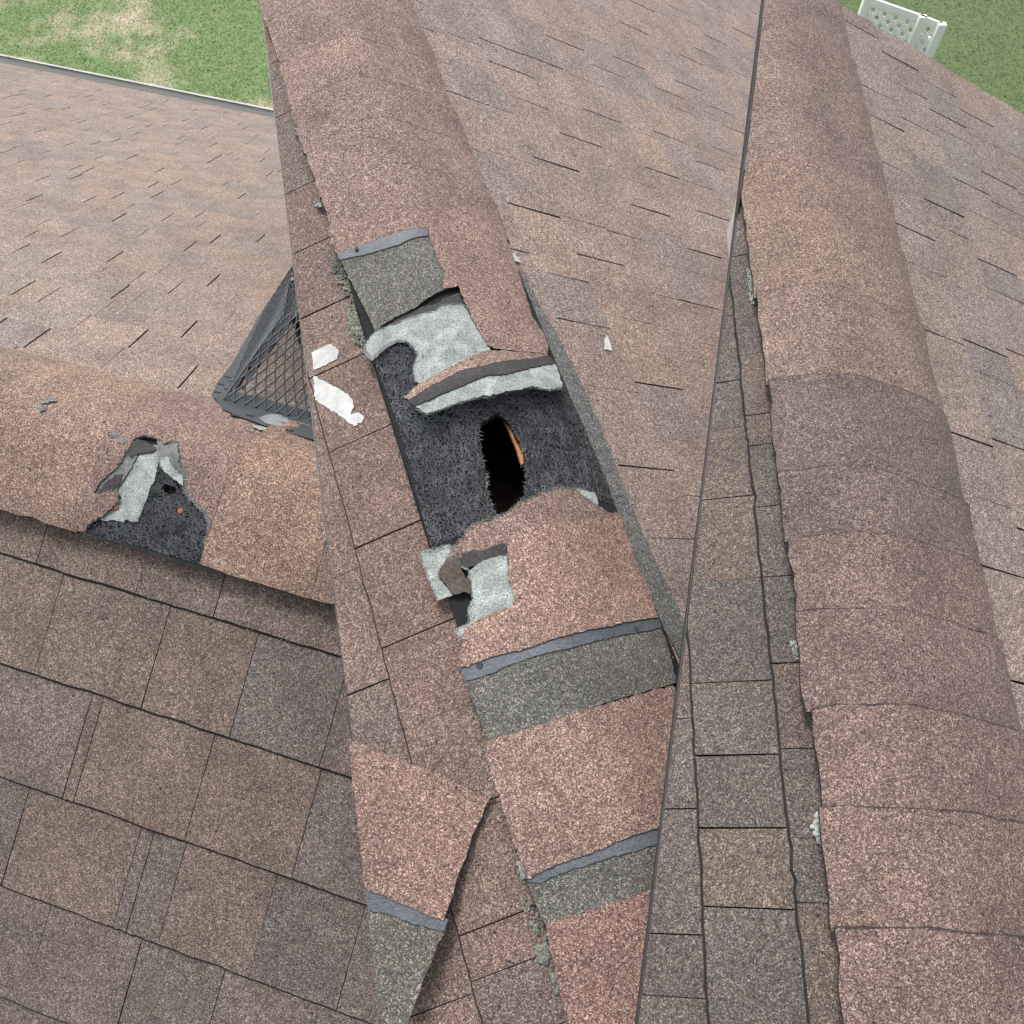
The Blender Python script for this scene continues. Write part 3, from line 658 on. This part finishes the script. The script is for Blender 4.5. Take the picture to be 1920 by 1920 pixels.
# vent with its hole
HOLE = on(RC, Z6([(1080,1250),(1150,1212),(1190,1185),(1258,1235),(1312,1330),(1352,1430),(1362,1560),(1360,1690),(1250,1800),(1200,1830),(1160,1750),(1130,1650),(1128,1570),(1098,1440)]), .004)
hr = rag(HOLE, .0016, .005)
sH = min(q[0] for q in HOLE)-.02, max(q[0] for q in HOLE)+.02
VX0, VX1 = -.150, .196
patch('ridge_vent', RC, holed(sH[0], sH[1], VX0, VX1, hr), -.014, .0145, True, [M['vent'], M['vent']], TC, grid=.02)
ventbody(RC, TC, sH[1], .66, VX0, VX1, n0=-.0187); ventbody(RC, TC, .66, 2.6, VX0+.01, VX1-.01); ventbody(RC, TC, -.62, sH[0], VX0+.004, VX1-.004, n0=-.0187); ventbody(RC, TC, -1.1, -.62, VX0+.01, VX1-.01)
fv = on(RC, Z6([(440,880),(520,800),(650,770),(700,830),(690,1010),(1000,960),(1580,1000),(1680,1200),(1870,1650),(1900,1760),(1600,1700),(1230,1830),(950,1950),(800,2020),(760,1900),(690,1600),(600,1300),(500,1000)]), 0)
fibres(RC, TC, fv, -.0010, 9500, .020, .00065, [HOLE])
# stray filaments leaning over the rim of the hole
fr = thing('x', '', '') if False else None
V = []; F = []
for i in range(len(HOLE)):
    a, b = HOLE[i-1], HOLE[i]
    for k in range(26):
        t = R_(); s, x = a[0]+(b[0]-a[0])*t, a[1]+(b[1]-a[1])*t; an = U_(0, 6.28)
        L_ = U_(.003, .009); p = RC.P(s, x, .001, True); q = RC.P(s+L_*math.cos(an), x+L_*math.sin(an), U_(-.004, .003), True); nn = RC.a*.0005
        j = len(V); V += [p-nn, p+nn, q]; F.append([j, j+1, j+2])
tag(link('vent_filaments', V, F, [M['fibre']], None, TC), kind='stuff')
def hair(roof, T, pts, n, per, lo, hi, r, m, name='frayed_threads'):
    """short torn threads standing out along an outline"""
    V = []; F = []
    for i in range(1, len(pts)):
        a, b = pts[i-1], pts[i]; d = math.dist(a, b)
        for k in range(int(d*per)):
            t = R_(); s, x = a[0]+(b[0]-a[0])*t, a[1]+(b[1]-a[1])*t; an = U_(0, 6.28); L_ = U_(lo, hi)
            p = roof.P(s, x, n, True); q = roof.P(s+L_*math.cos(an), x+L_*math.sin(an), n+U_(-.002, .004), True)
            w_ = (roof.a*-math.sin(an)+roof.p*math.cos(an))*r; j = len(V); V += [p-w_, p+w_, q]; F.append([j, j+1, j+2])
    tag(link(name, V, F, [M[m]], None, T), kind='stuff')
def side_fibres(roof, T, s0, s1, x, z0, z1, count):
    V = []; F = []
    for _ in range(count):
        s = U_(s0, s1); z = U_(z0, z1); a = U_(0, 6.28); cur = U_(-2, 2)
        for j in range(5):
            c = roof.P(s, x, z, True)-roof.p*U_(.0005, .0025); i = len(V); u = Vector((0, 0, .0007))
            V += [c-u, c+u]
            if j: F.append([i-2, i, i+1, i-1])
            s += math.cos(a)*.004; z = max(z0, min(z1, z+math.sin(a)*.003)); a += cur*.4
    tag(link('vent_filaments', V, F, [M['fibre']], None, T), kind='stuff')
side_fibres(RL, TL, -.20, .10, XL0+.006, -.016, .002, 1500)
side_fibres(RC, TC, sH[0]-.02, .52, VX0, -.014, .001, 1400)
pl = Z6([(465,705),(560,672),(700,615),(820,588),(860,552),(990,548),(1045,640),(1105,720),(1140,800)]); hair(RC, TC, on(RC, pl, .0075), .0078, 2600, .001, .004, .0004, 'pale')
pl = Z6([(690,1010),(688,920),(710,850),(700,820),(650,770),(590,770),(520,810),(440,882),(402,850),(388,800),(430,740),(465,705)]); hair(RC, TC, on(RC, pl, .0075), .0070, 3200, .0015, .006, .0005, 'fray')
pl = Z6([(630,1112),(690,1160),(738,1190),(770,1207),(900,1160),(1150,1102),(1300,1066),(1400,1042),(1500,1062),(1582,1050)]); hair(RC, TC, on(RC, pl, .034), .033, 2200, .001, .005, .0005, 'fray')
pl = ZB_([(430,580),(500,510),(560,425),(700,380),(790,350),(850,300),(960,240),(1040,210),(1110,182),(1230,192),(1300,250),(1380,310),(1430,345)]); hair(RC, TC, on(RC, pl, .0075), .0078, 3000, .0012, .005, .0005, 'fray')
pl = ZB_([(792,622),(805,760),(850,895),(840,965),(660,1030),(580,1070),(490,1165),(458,1105),(545,1060),(540,980),(572,900),(552,840),(545,720),(400,640),(470,600),(420,555),(300,585),(235,605),(290,780),(350,915)]); hair(RC, TC, on(RC, pl, .010), .0108, 2600, .001, .0045, .0005, 'pale')
hair(RL, TL, bite, .0085, 3500, .001, .006, .0006, 'fray'); hair(RL, TL, bite[1:13], .0085, 3500, .001, .009, .0006, 'pale')
# raw wood edge seen through the hole
wp = on(RC, Z6([(1225,1215),(1290,1225),(1345,1310),(1385,1480),(1335,1500),(1305,1400),(1272,1320)]), -.012)
patch('sheathing_edge', RC, wp, -.028, .012, True, [M['wood']], TC, grid=0)
# lower torn tiles
pc('fibreglass_patch', ZB([(235,605),(300,585),(420,555),(470,600),(430,690),(380,800),(445,875),(350,915),(290,780)]), .004, .003, ('pale', 'fray'), nf=lambda s, x: .004+max(0, -.15-x)*.25)
pc('torn_scrap', ZB([(345,740),(400,640),(480,640),(500,720),(560,780),(560,865),(450,872),(400,810)]), .010, .003, ('splint', 'cut'), amp=.002)
pc('ridge_cap', ZB([(400,640),(430,580),(500,510),(560,425),(700,380),(790,350),(850,300),(960,240),(1040,210),(1110,182),(1230,192),(1300,250),(1380,310),(1430,345),(1525,350),(1560,480),(1300,520),(1000,560),(790,640),(780,555),(600,600),(500,640)]), .003, .0045, tint=DU, amp=.0016, label='ripped remnant of ridge cap below the hole')
rim(RC, TC, on(RC, ZB([(430,580),(500,510),(560,425),(700,380),(790,350),(850,300),(960,240),(1040,210),(1110,182),(1230,192)]), .008), .006, lambda s, x: .0045, M['fray'])
pc('fibreglass_patch', ZB([(1225,190),(1360,220),(1375,305),(1440,345),(1380,312),(1300,252)]), .004, .0045, ('pale', 'fray'))
pc('bitumen_patch', ZB([(440,690),(500,610),(600,590),(785,545),(795,625),(650,650),(560,690),(490,720)]), .0085, .0012, ('bitumen', 'bitumen'), amp=.0015)
pc('fibreglass_patch', ZB([(545,720),(640,655),(792,622),(805,760),(850,895),(840,965),(660,1030),(580,1070),(490,1165),(458,1105),(545,1060),(540,980),(572,900),(552,840)]), .0088, .002, ('pale', 'fray'), amp=.0014)
pc('ridge_cap', ZB([(800,478),(870,465),(1100,418),(1300,393),(1525,392),(1600,600),(1690,820),(1765,1022),(1500,1062),(1200,1132),(950,1212),(700,1272),(490,1345),(488,1250),(502,1170),(515,1085),(650,1012),(822,952),(838,890),(806,750),(796,600)]), .0095, .0045, tint=(1.10, .92, .86), amp=.0008, label='bright pinkish ridge cap with its corner torn away')
pc('adhesive_strip', ZB([(492,1352),(700,1268),(950,1206),(1200,1126),(1500,1058),(1768,1018),(1782,1092),(1500,1142),(1200,1218),(900,1292),(650,1392),(520,1432)]), .0085, .003, ('tar', 'tar'), amp=.0007)
pc('nail_strip', ZB([(515,1425),(650,1385),(900,1286),(1200,1212),(1500,1136),(1785,1085),(1830,1230),(1880,1440),(1250,1640),(1000,1730),(672,1822),(600,1640)]), .0065, .003, ('nailC', 'cut'), amp=.0006)
pc('ridge_cap', [(905,1392),(1000,1363),(1120,1325),(1262,1285),(1330,1400),(1400,1500),(1300,1535),(1200,1562),(1110,1600),(1040,1622),(987,1648),(960,1570),(930,1480)], .0095, .0045, tint=(1.03, .88, .84), amp=.0008)
pc('adhesive_strip', ZC([(1078,915),(1150,885),(1230,865),(1450,775),(1820,612),(2300,480),(2330,600),(1810,765),(1600,822),(1350,902),(1230,942),(1160,982),(1092,975)]), .0085, .003, ('tar', 'tar'), amp=.0009)
pc('nail_strip', ZC([(1090,975),(1160,975),(1230,935),(1350,895),(1600,815),(1810,758),(2320,600),(2400,900),(1760,1062),(1200,1240),(1130,1090)]), .0065, .003, ('nailC', 'cut'), amp=.0006)
pc('ridge_cap', ZC([(1200,1230),(1480,1142),(1760,1050),(2200,930),(2400,1400),(2400,1900),(1380,1960),(1310,1720),(1245,1450)]), .0095, .0045, tint=(.93, .73, .71), amp=.0010)
for z, l, r in (('6', (348, 215), .004), ('B', (615, 1330), .005), ('B', (1625, 1095), .004), ('B', (1655, 560), 0)):
    if r:
        q = Z6([l])[0] if z == '6' else ZB([l])[0]; nail(RC, TC, q[0], q[1], .0118, r, 'bitumen')
q = ZC([(1230, 865)])[0]; nail(RC, TC, q[0], q[1], .0118, .006, 'bitumen')
# dark uncovered flange right of the caps
patch('flashing_strip', RC, rag(on(RC, [(972,505),(985,512),(1005,560),(1045,625),(1100,740),(1140,835),(1175,925),(1205,1000),(1250,1095),(1285,1170),(1275,1235),(1235,1160),(1163,977),(1120,870),(1050,735),(1025,660),(1000,600)], .007, False), .0008, .01), .0062, .0025, False, [M['nailC'], M['cut']], TC, (1.1, 1.15, 1.25), .05)
# hip ridge joining at the lower left of the middle roof
def hip_n(s, x):
    d = (-.205-x); return .015+max(0, min(.06, d*.28))
def hip(name, l, m, up=0., tint=(1, 1, 1), amp=.0008):
    pts = []
    for q in ZC(l):
        s, x = RC.sx(*q, .02, False)
        for _ in range(8): s, x = RC.sx(*q, hip_n(s, x)+up, False)
        pts.append((s, x))
    for ln in (LC,): pts = [p for p in clip(pts, ln)]
    return patch(name, RC, rag(pts, amp, .008), lambda s, x: hip_n(s, x)+up, .0045, False, [M[k] for k in m], TC, tint, .03)
hip('hip_cap', [(-60,70),(60,118),(130,148),(300,215),(480,285),(690,380),(790,440),(880,420),(835,490),(780,620),(735,740),(690,860),(640,1000),(600,1130),(570,1215),(420,1155),(230,1075),(-60,960)], ('granC', 'cut'), 0, (.98, .81, .77))
hip('adhesive_strip', [(-60,950),(230,1068),(420,1148),(600,1205),(575,1280),(420,1240),(240,1180),(-60,1100)], ('tar', 'tar'), -.002)
hip('nail_strip', [(-60,1090),(240,1172),(420,1232),(580,1272),(520,1400),(470,1520),(400,1700),(350,1860),(-60,1860)], ('nailC', 'cut'), -.004, (1.05, 1.0, .95))
q = ZC([(322, 1168)])[0]
# ------------------------------------------------------------------ loose things on the roofs
def scrap(name, label, cat, roof, px, n, th, m, amp=.0006, step=.005, cap=False, group=None):
    o = patch(name, roof, rag(on(roof, px, n+th, cap), amp, step), n, th, cap, [M[m]], None, grid=.03)
    return tag(o, label, cat, group)
ZW = lambda l: sc(l, .2083, 580, 600)
scrap('tape_scrap', 'short white tape scrap with a blunt end, left of the torn ridge', 'tape', RC, ZW([(20,290),(80,262),(180,215),(235,240),(265,290),(250,350),(100,425),(40,450)]), .006, .0012, 'white')
scrap('tape_scrap', 'long white tape scrap with a frayed hooked end, the lower of the two', 'tape', RC, ZW([(40,500),(110,540),(200,580),(330,660),(385,712),(402,770),(372,850),(450,835),(492,880),(480,910),(402,955),(300,880),(150,780),(50,720)]), .006, .0012, 'white', .0012, .004)
scrap('white_chip', 'narrow white flake lying against the right side of the middle ridge', 'flake', RC, Z6([(1262,198),(1285,236),(1300,248),(1332,292),(1298,286),(1285,250),(1272,236)]), .008, .0015, 'white')
scrap('white_chip', 'slender white wedge-shaped flake on the open shingles right of the hole', 'flake', RC, Z6([(1850,728),(1864,760),(1882,822),(1834,816),(1838,750)]), .006, .0015, 'white')
scrap('white_chip', 'small round white dot beside the dark flashing right of the hole', 'flake', RC, Z6([(1615,945),(1630,938),(1642,955),(1632,972),(1616,965)]), .007, .0015, 'white', .0002)
def clump(label, roof, pts, n, m='moss', cap=False, name='moss_clump', dens=260, size=.0055):
    """mossy lumps piled in an outline"""
    Q = on(roof, pts, n, cap); s0, s1 = min(p[0] for p in Q), max(p[0] for p in Q); x0, x1 = min(p[1] for p in Q), max(p[1] for p in Q)
    V = []; F = []; t = 0
    ico = [(0, 0, 1), (.9, 0, .3), (.28, .85, .3), (-.72, .52, .3), (-.72, -.52, .3), (.28, -.85, .3), (0, 0, -.5)]
    fc = [(0, 1, 2), (0, 2, 3), (0, 3, 4), (0, 4, 5), (0, 5, 1), (1, 6, 2), (2, 6, 3), (3, 6, 4), (4, 6, 5), (5, 6, 1)]
    def ins(s, x):
        c = False
        for i in range(len(Q)):
            a, b = Q[i-1], Q[i]
            if (a[1] > x) != (b[1] > x) and s < (b[0]-a[0])*(x-a[1])/(b[1]-a[1])+a[0]: c = not c
        return c
    while t < dens:
        t += 1; s, x = U_(s0, s1), U_(x0, x1)
        if not ins(s, x): continue
        r = size*U_(.25, 1); c = roof.P(s, x, n+U_(0, .003), cap); i = len(V); an = U_(0, 6)
        for a in ico:
            j = U_(.7, 1.3); V.append(c+Vector((a[0]*math.cos(an)-a[1]*math.sin(an), a[0]*math.sin(an)+a[1]*math.cos(an), a[2]*.8))*r*j)
        F += [[i+k for k in f] for f in fc]
    if not V: return
    return tag(link(name, V, F, [M[m]]), label, 'moss' if m == 'moss' else 'lichen')
clump('dark green moss wedged by the nail strip at the upper torn ridge cap', RC, Z6([(195,290),(240,290),(300,370),(350,480),(400,580),(350,600),(310,520),(240,430),(200,340)]), .005, dens=420, size=.0042)
clump('pale green moss patch below it, just above the white tape', RC, Z6([(310,550),(350,560),(420,660),(440,720),(400,800),(340,790),(300,680)]), .005, dens=620, size=.0048)
clump('thin broken line of moss along the left edge of the bare black vent', RC, Z6([(480,960),(510,960),(620,1300),(700,1580),(760,1820),(730,1840),(680,1700),(600,1400),(530,1180)]), .005, dens=260, size=.005)
clump('large grey moss clump at the bottom of the middle ridge', RC, ZC([(1130,1380),(1200,1360),(1235,1420),(1215,1490),(1170,1470)]), .004, dens=260, size=.005)
clump('crumbly grey moss beside the crack under the lowest nail strip', RC, ZC([(1060,1070),(1110,1080),(1190,1230),(1240,1340),(1180,1330),(1080,1210)]), .006, dens=110, size=.0045)
clump('small moss tuft at the bottom edge below the large grey clump', RC, ZC([(1230,1540),(1280,1560),(1310,1680),(1270,1660)]), .006, dens=90, size=.0045)
clump('pale lichen speck beside the bright lower ridge cap', RC, ZC([(1035,850),(1080,850),(1100,900),(1060,960)]), .012, 'lichen', name='lichen_clump', dens=90, size=.005)
clump('pale lichen knot on the left side of the middle ridge near the top', RC, sc([(285,1105),(330,1110),(330,1150),(295,1150)], .3125, 500, 30), .012, 'lichen', name='lichen_clump', dens=70, size=.005)
clump('trail of pale lichen high on the left side of the middle ridge', RC, sc([(145,550),(170,560),(230,820),(200,790),(165,700)], .3125, 500, 30), .012, 'lichen', name='lichen_clump', dens=110, size=.004)
clump('green-grey lichen knot at the left foot of the right ridge', RR, sc([(850,1290),(880,1200),(910,1260),(920,1370),(890,1360)], .3542, 1220, 1100), .006, 'lichen', name='lichen_clump', dens=120, size=.005)
clump('lichen crust under the right ridge cap, above the green-grey knot', RR, sc([(740,290),(775,290),(785,390),(755,370)], .3542, 1220, 1100), .006, 'lichen', name='lichen_clump', dens=80, size=.0035)
clump('pale lichen streak at the upper left of the right ridge', RR, sc([(320,20),(345,20),(370,230),(345,220)], .3125, 1300, 500), .006, 'lichen', name='lichen_clump', dens=120, size=.0035)
# loose grit along the ridges and in the course lines
def grit(T, roof, spots, name='grit'):
    V = []; F = []
    for s, x, r in spots:
        c = roof.P(s, x, .007 if abs(x) > .21 or x < -.16 else .03*0+.007); i = len(V)
        V += [c+Vector((r, 0, 0)), c+Vector((-r*.6, r*.8, 0)), c+Vector((-r*.6, -r*.8, 0)), c+Vector((0, 0, r))]
        F += [[i, i+1, i+3], [i+1, i+2, i+3], [i+2, i, i+3]]
    tag(link(name, V, F, [M['lichen']], None, T), kind='stuff')
grit(TL, RL, [(U_(-.7, .6), -.285+random.gauss(0, .004), U_(.0008, .0022)) for _ in range(90)]+[(U_(-.9, .9), U_(.25, 2), U_(.0012, .003)) for _ in range(40)])
grit(TC, RC, [(U_(-.6, 1.5), -.166+random.gauss(0, .004), U_(.0006, .002)) for _ in range(170)]+[(U_(-.3, .9), .235+random.gauss(0, .006), U_(.0006, .0018)) for _ in range(90)]+[(U_(-.2, 1.5), U_(.25, 1.2), U_(.001, .002)) for _ in range(30)])
grit(TR, RR, [(U_(-.65, .6), -.112+random.gauss(0, .0025), U_(.0005, .0015)) for _ in range(220)])
# crumbs fallen from the torn caps
def crumbs(T, roof, px, n, r0, r1, count, m, cap=True):
    Q = on(roof, px, n, cap); s0, s1 = min(p[0] for p in Q), max(p[0] for p in Q); x0, x1 = min(p[1] for p in Q), max(p[1] for p in Q)
    V = []; F = []
    for _ in range(count):
        s, x = U_(s0, s1), U_(x0, x1)
        if roof is RC and min(q[0] for q in HOLE)-.004 < s < max(q[0] for q in HOLE)+.004 and min(q[1] for q in HOLE)-.004 < x < max(q[1] for q in HOLE)+.004: continue
        r = U_(r0, r1)*(1 if R_() < .9 else 1.8); c = roof.P(s, x, n, cap); i = len(V); a = U_(0, 6.28)
        for k in range(4): V.append(c+Vector((math.cos(a+k*1.57), math.sin(a+k*1.57), 0))*r*U_(.6, 1.3))
        V.append(c+Vector((0, 0, r*.8))); F += [[i, i+1, i+4], [i+1, i+2, i+4], [i+2, i+3, i+4], [i+3, i, i+4]]
    tag(link('loose_granules', V, F, [M[m]], None, T), kind='stuff')
crumbs(TC, RC, Z6([(480,1000),(1500,1150),(900,1800),(700,1400)]), .0045, .0006, .0013, 130, 'granC')
crumbs(TC, RC, Z6([(480,700),(1100,700),(1000,1000),(700,900)]), .0078, .0005, .0011, 110, 'bitumen')
crumbs(TC, RC, Z6([(300,300),(820,300),(860,500),(450,650)]), .0085, .0005, .0010, 80, 'bitumen')
crumbs(TC, RC, ZB([(500,700),(820,700),(820,950),(560,1000)]), .0112, .0005, .0011, 70, 'bitumen')
crumbs(TC, RC, ZB([(520,1350),(1780,1080),(1800,1400),(700,1700)]), .0105, .0005, .0012, 120, 'granC')
crumbs(TL, RL, Z2([(500,900),(1150,900),(1150,1400),(500,1200)]), .0052, .0006, .0013, 110, 'granL')
crumbs(TL, RL, Z2([(500,750),(1000,750),(850,1150),(550,1150)]), .0078, .0005, .0012, 80, 'bitumen')
# ------------------------------------------------------------------ vent guard on the left roof
VG = thing('vent_guard', 'dark grey expanded-mesh vent guard with a flanged base, behind the left ridge', 'vent guard')
Z7 = lambda l: sc(l, .1875, 380, 480)
def gn(s_, x): return .010
def gs(px, py, up=0.):
    s_, x = RL.sx(px, py, .01, True)
    for _ in range(10): s_, x = RL.sx(px, py, gn(s_, x)+up, True)
    return s_, x
def g7(l, up=0.): return [gs(*q, up) for q in Z7(l)]
flare = g7([(90,1390),(170,1230),(290,1080),(380,920),(470,760),(560,600),(700,420),(800,300),(900,340),(800,480),(690,660),(590,880),(480,1080),(320,1350),(600,1420),(880,1500),(1400,1650),(1400,1920),(950,1790),(720,1730),(500,1650),(350,1600),(200,1530),(130,1430)], .003)
FLG = patch('base_flange', RL, rag(flare, .0004, .02), gn, .003, True, [M['plastic']], VG, grid=.03)
def q7(a, b, up): p = Z7([(a, b)])[0]; s_, x = gs(p[0], p[1], up); return RL.P(s_, x, gn(s_, x)+up, True)
FL, FR = q7(205, 1435, .006), q7(1500, 1760, .006); BLn = q7(600, 560, .006); BRn = q7(1900, 900, .006)
TFL, TFR, TBL, TBR = q7(820, 560, .20), q7(1600, 700, .20), q7(900, 100, .22), q7(1500, 100, .22)
def wire(V, F, pts, r):
    for i, p in enumerate(pts):
        d = (pts[min(i+1, len(pts)-1)]-pts[max(i-1, 0)]).normalized(); a = d.cross(Vector((.3, -.5, .8))).normalized()*r; b = d.cross(a).normalized()*r; k = len(V)
        V += [p+a, p+b, p-a, p-b]
        if i:
            for j in range(4): F.append([k-4+j, k-4+(j+1) % 4, k+(j+1) % 4, k+j])
def mesh_panel(A, B, Cc, D, nu, nv, r, bow=0., soft=.12):
    """A-B bottom edge, D-C top edge; expanded mesh of nu columns and nv half rows"""
    V = []; F = []; nrm = (B-A).cross(D-A).normalized()
    def pt(u, v): return (A*(1-u)+B*u)*(1-v)+(D*(1-u)+Cc*u)*v+nrm*bow*math.sin(math.pi*u)*math.sin(math.pi*v)
    for i in range(nu+1):
        for sg in (-1, 1):
            pts = []
            for j in range(nv+1):
                for dv in (-soft, soft):
                    u = (i+sg*(.47 if j % 2 else .03))/nu
                    pts.append(pt(max(0, min(1, u)), max(0, min(1, (j+dv)/nv))))
            wire(V, F, pts, r)
    return link('mesh_panel', V, F, [M['plastic']], None, VG)
mesh_panel(FL, FR, TFR, TFL, 12, 10, .0021); mesh_panel(BLn, FL, TFL, TBL, 9, 12, .0020, -.01); mesh_panel(BRn, BLn, TBL, TBR, 12, 12, .0020)
mesh_panel(BLn+Vector((.03, 0, 0)), FL+Vector((.04, .03, 0)), TFL+Vector((.04, .02, 0)), TBL+Vector((.03, 0, 0)), 8, 12, .0022, -.006)
# ribbed pipe under the guard
V = []; F = []; s, x = RL.sx(625, 650, 0, False); base = RL.P(s, x, 0); NN = 28; lev = 18
for j in range(lev):
    rr = .085+(.006 if j % 2 else 0)
    for i in range(NN): V.append(base+Vector((rr*math.cos(i*2*math.pi/NN), rr*math.sin(i*2*math.pi/NN), -.06+j*.011)))
for j in range(lev-1):
    for i in range(NN): F.append([j*NN+i, j*NN+(i+1) % NN, (j+1)*NN+(i+1) % NN, (j+1)*NN+i])
link('ribbed_pipe', V, F, [M['bitumen']], None, VG)
for a, b in ((250,1212),(180,1285),(145,1363),(255,1335),(315,1592),(470,1596),(300,1258),(870,1745)):
    p = Z7([(a, b)])[0]; s, x = gs(p[0], p[1], .003)
    patch('slot_dark_patch', RL, [(s-.010, x-.002), (s+.008, x-.004), (s+.010, x+.003), (s-.008, x+.004)], lambda a_, b_: gn(a_, b_)+.002, .0018, True, [M['felt']], FLG, grid=0)  # black patch laid on the flange, painting the dark of an uncut hole
patch('sealant_smear', RL, rag(g7([(560,1625),(640,1590),(760,1585),(850,1630),(860,1680),(780,1705),(650,1680)], .003), .001, .006), lambda a_, b_: gn(a_, b_)+.0022, .002, True, [M['cement']], FLG, grid=.03)
patch('sealant_smear', RL, rag(on(RL, Z7([(480,1655),(600,1690),(720,1740),(660,1725),(560,1720),(500,1690)]), .02, True), .0015, .005), .0105, .002, True, [M['lichen']], VG, grid=.02)
# ------------------------------------------------------------------ white lattice on the lawn
def gp(px, py, z=0):
    d = px_ray(px, py); return d*((GZ-z)/-d.z)+Vector((0, 0, GZ-0)) if False else Vector((0, 0, GZ))+d*((z-GZ)/d.z)
LT = thing('lattice_screen', 'white lattice screen on the lawn beyond the right roof edge', 'lattice')
H_ = .48; corner = gp(1698, 108, 0)
left = gp(1600, 72, 0); right_ = gp(1732, 122, 0)
def lattice(A, B, nm, cell=.10, wd=.05):
    d = (B-A); L = d.length; d.normalize(); up = Vector((0, 0, 1)); nr = d.cross(up)*.008
    PN = bpy.data.objects.new('lattice_panel', None); C.collection.objects.link(PN); PN.parent = LT
    def strip(u0, v0, u1, v1, off):
        # clip a diagonal slat to the panel
        e = Vector((u1-u0, v1-v0)).normalized(); nx = Vector((-e.y, e.x))*wd/2; V = []; F = []; k = 0
        for (u, v) in ((u0, v0), (u1, v1)):
            for sg in (1, -1):
                p = A+d*(u+nx.x*sg)+up*(v+nx.y*sg)+nr*off; V.append(p-nr*.5); V.append(p+nr*.5)
        for f in ([0, 2, 6, 4], [1, 5, 7, 3], [0, 4, 5, 1], [2, 3, 7, 6]): F.append([k+q for q in f])
        link('slat', V, F, [M['vinyl']], None, PN)
    c = cell*1.4142; u = -H_
    while u < L:
        a0, b0 = max(u, 0), min(u+H_, L)
        if b0-a0 > .02:
            strip(a0, a0-u, b0, b0-u, 0); strip(a0, H_-(a0-u), b0, H_-(b0-u), 1)
        u += c
    for z in (0.0, H_-.05): beam('rail', A, B, d.cross(up)*.03, up*.07, M['vinyl'], PN, Vector((0, 0, z))-d.cross(up)*.01)
lattice(left, corner, 'a'); lattice(corner, right_, 'b')
for p in (left, corner, right_): beam('post', p-Vector((.05, .05, 0)), p-Vector((.05, .05, 0))+Vector((0, 0, H_+.02)), Vector((.09, 0, 0)), Vector((0, .07, 0)), M['vinyl'], LT)
beam('skirt_board', corner, right_, Vector((.03, 0, 0)), Vector((0, 0, .3)), M['vinyl'], LT, Vector((.02, 0, 0)))
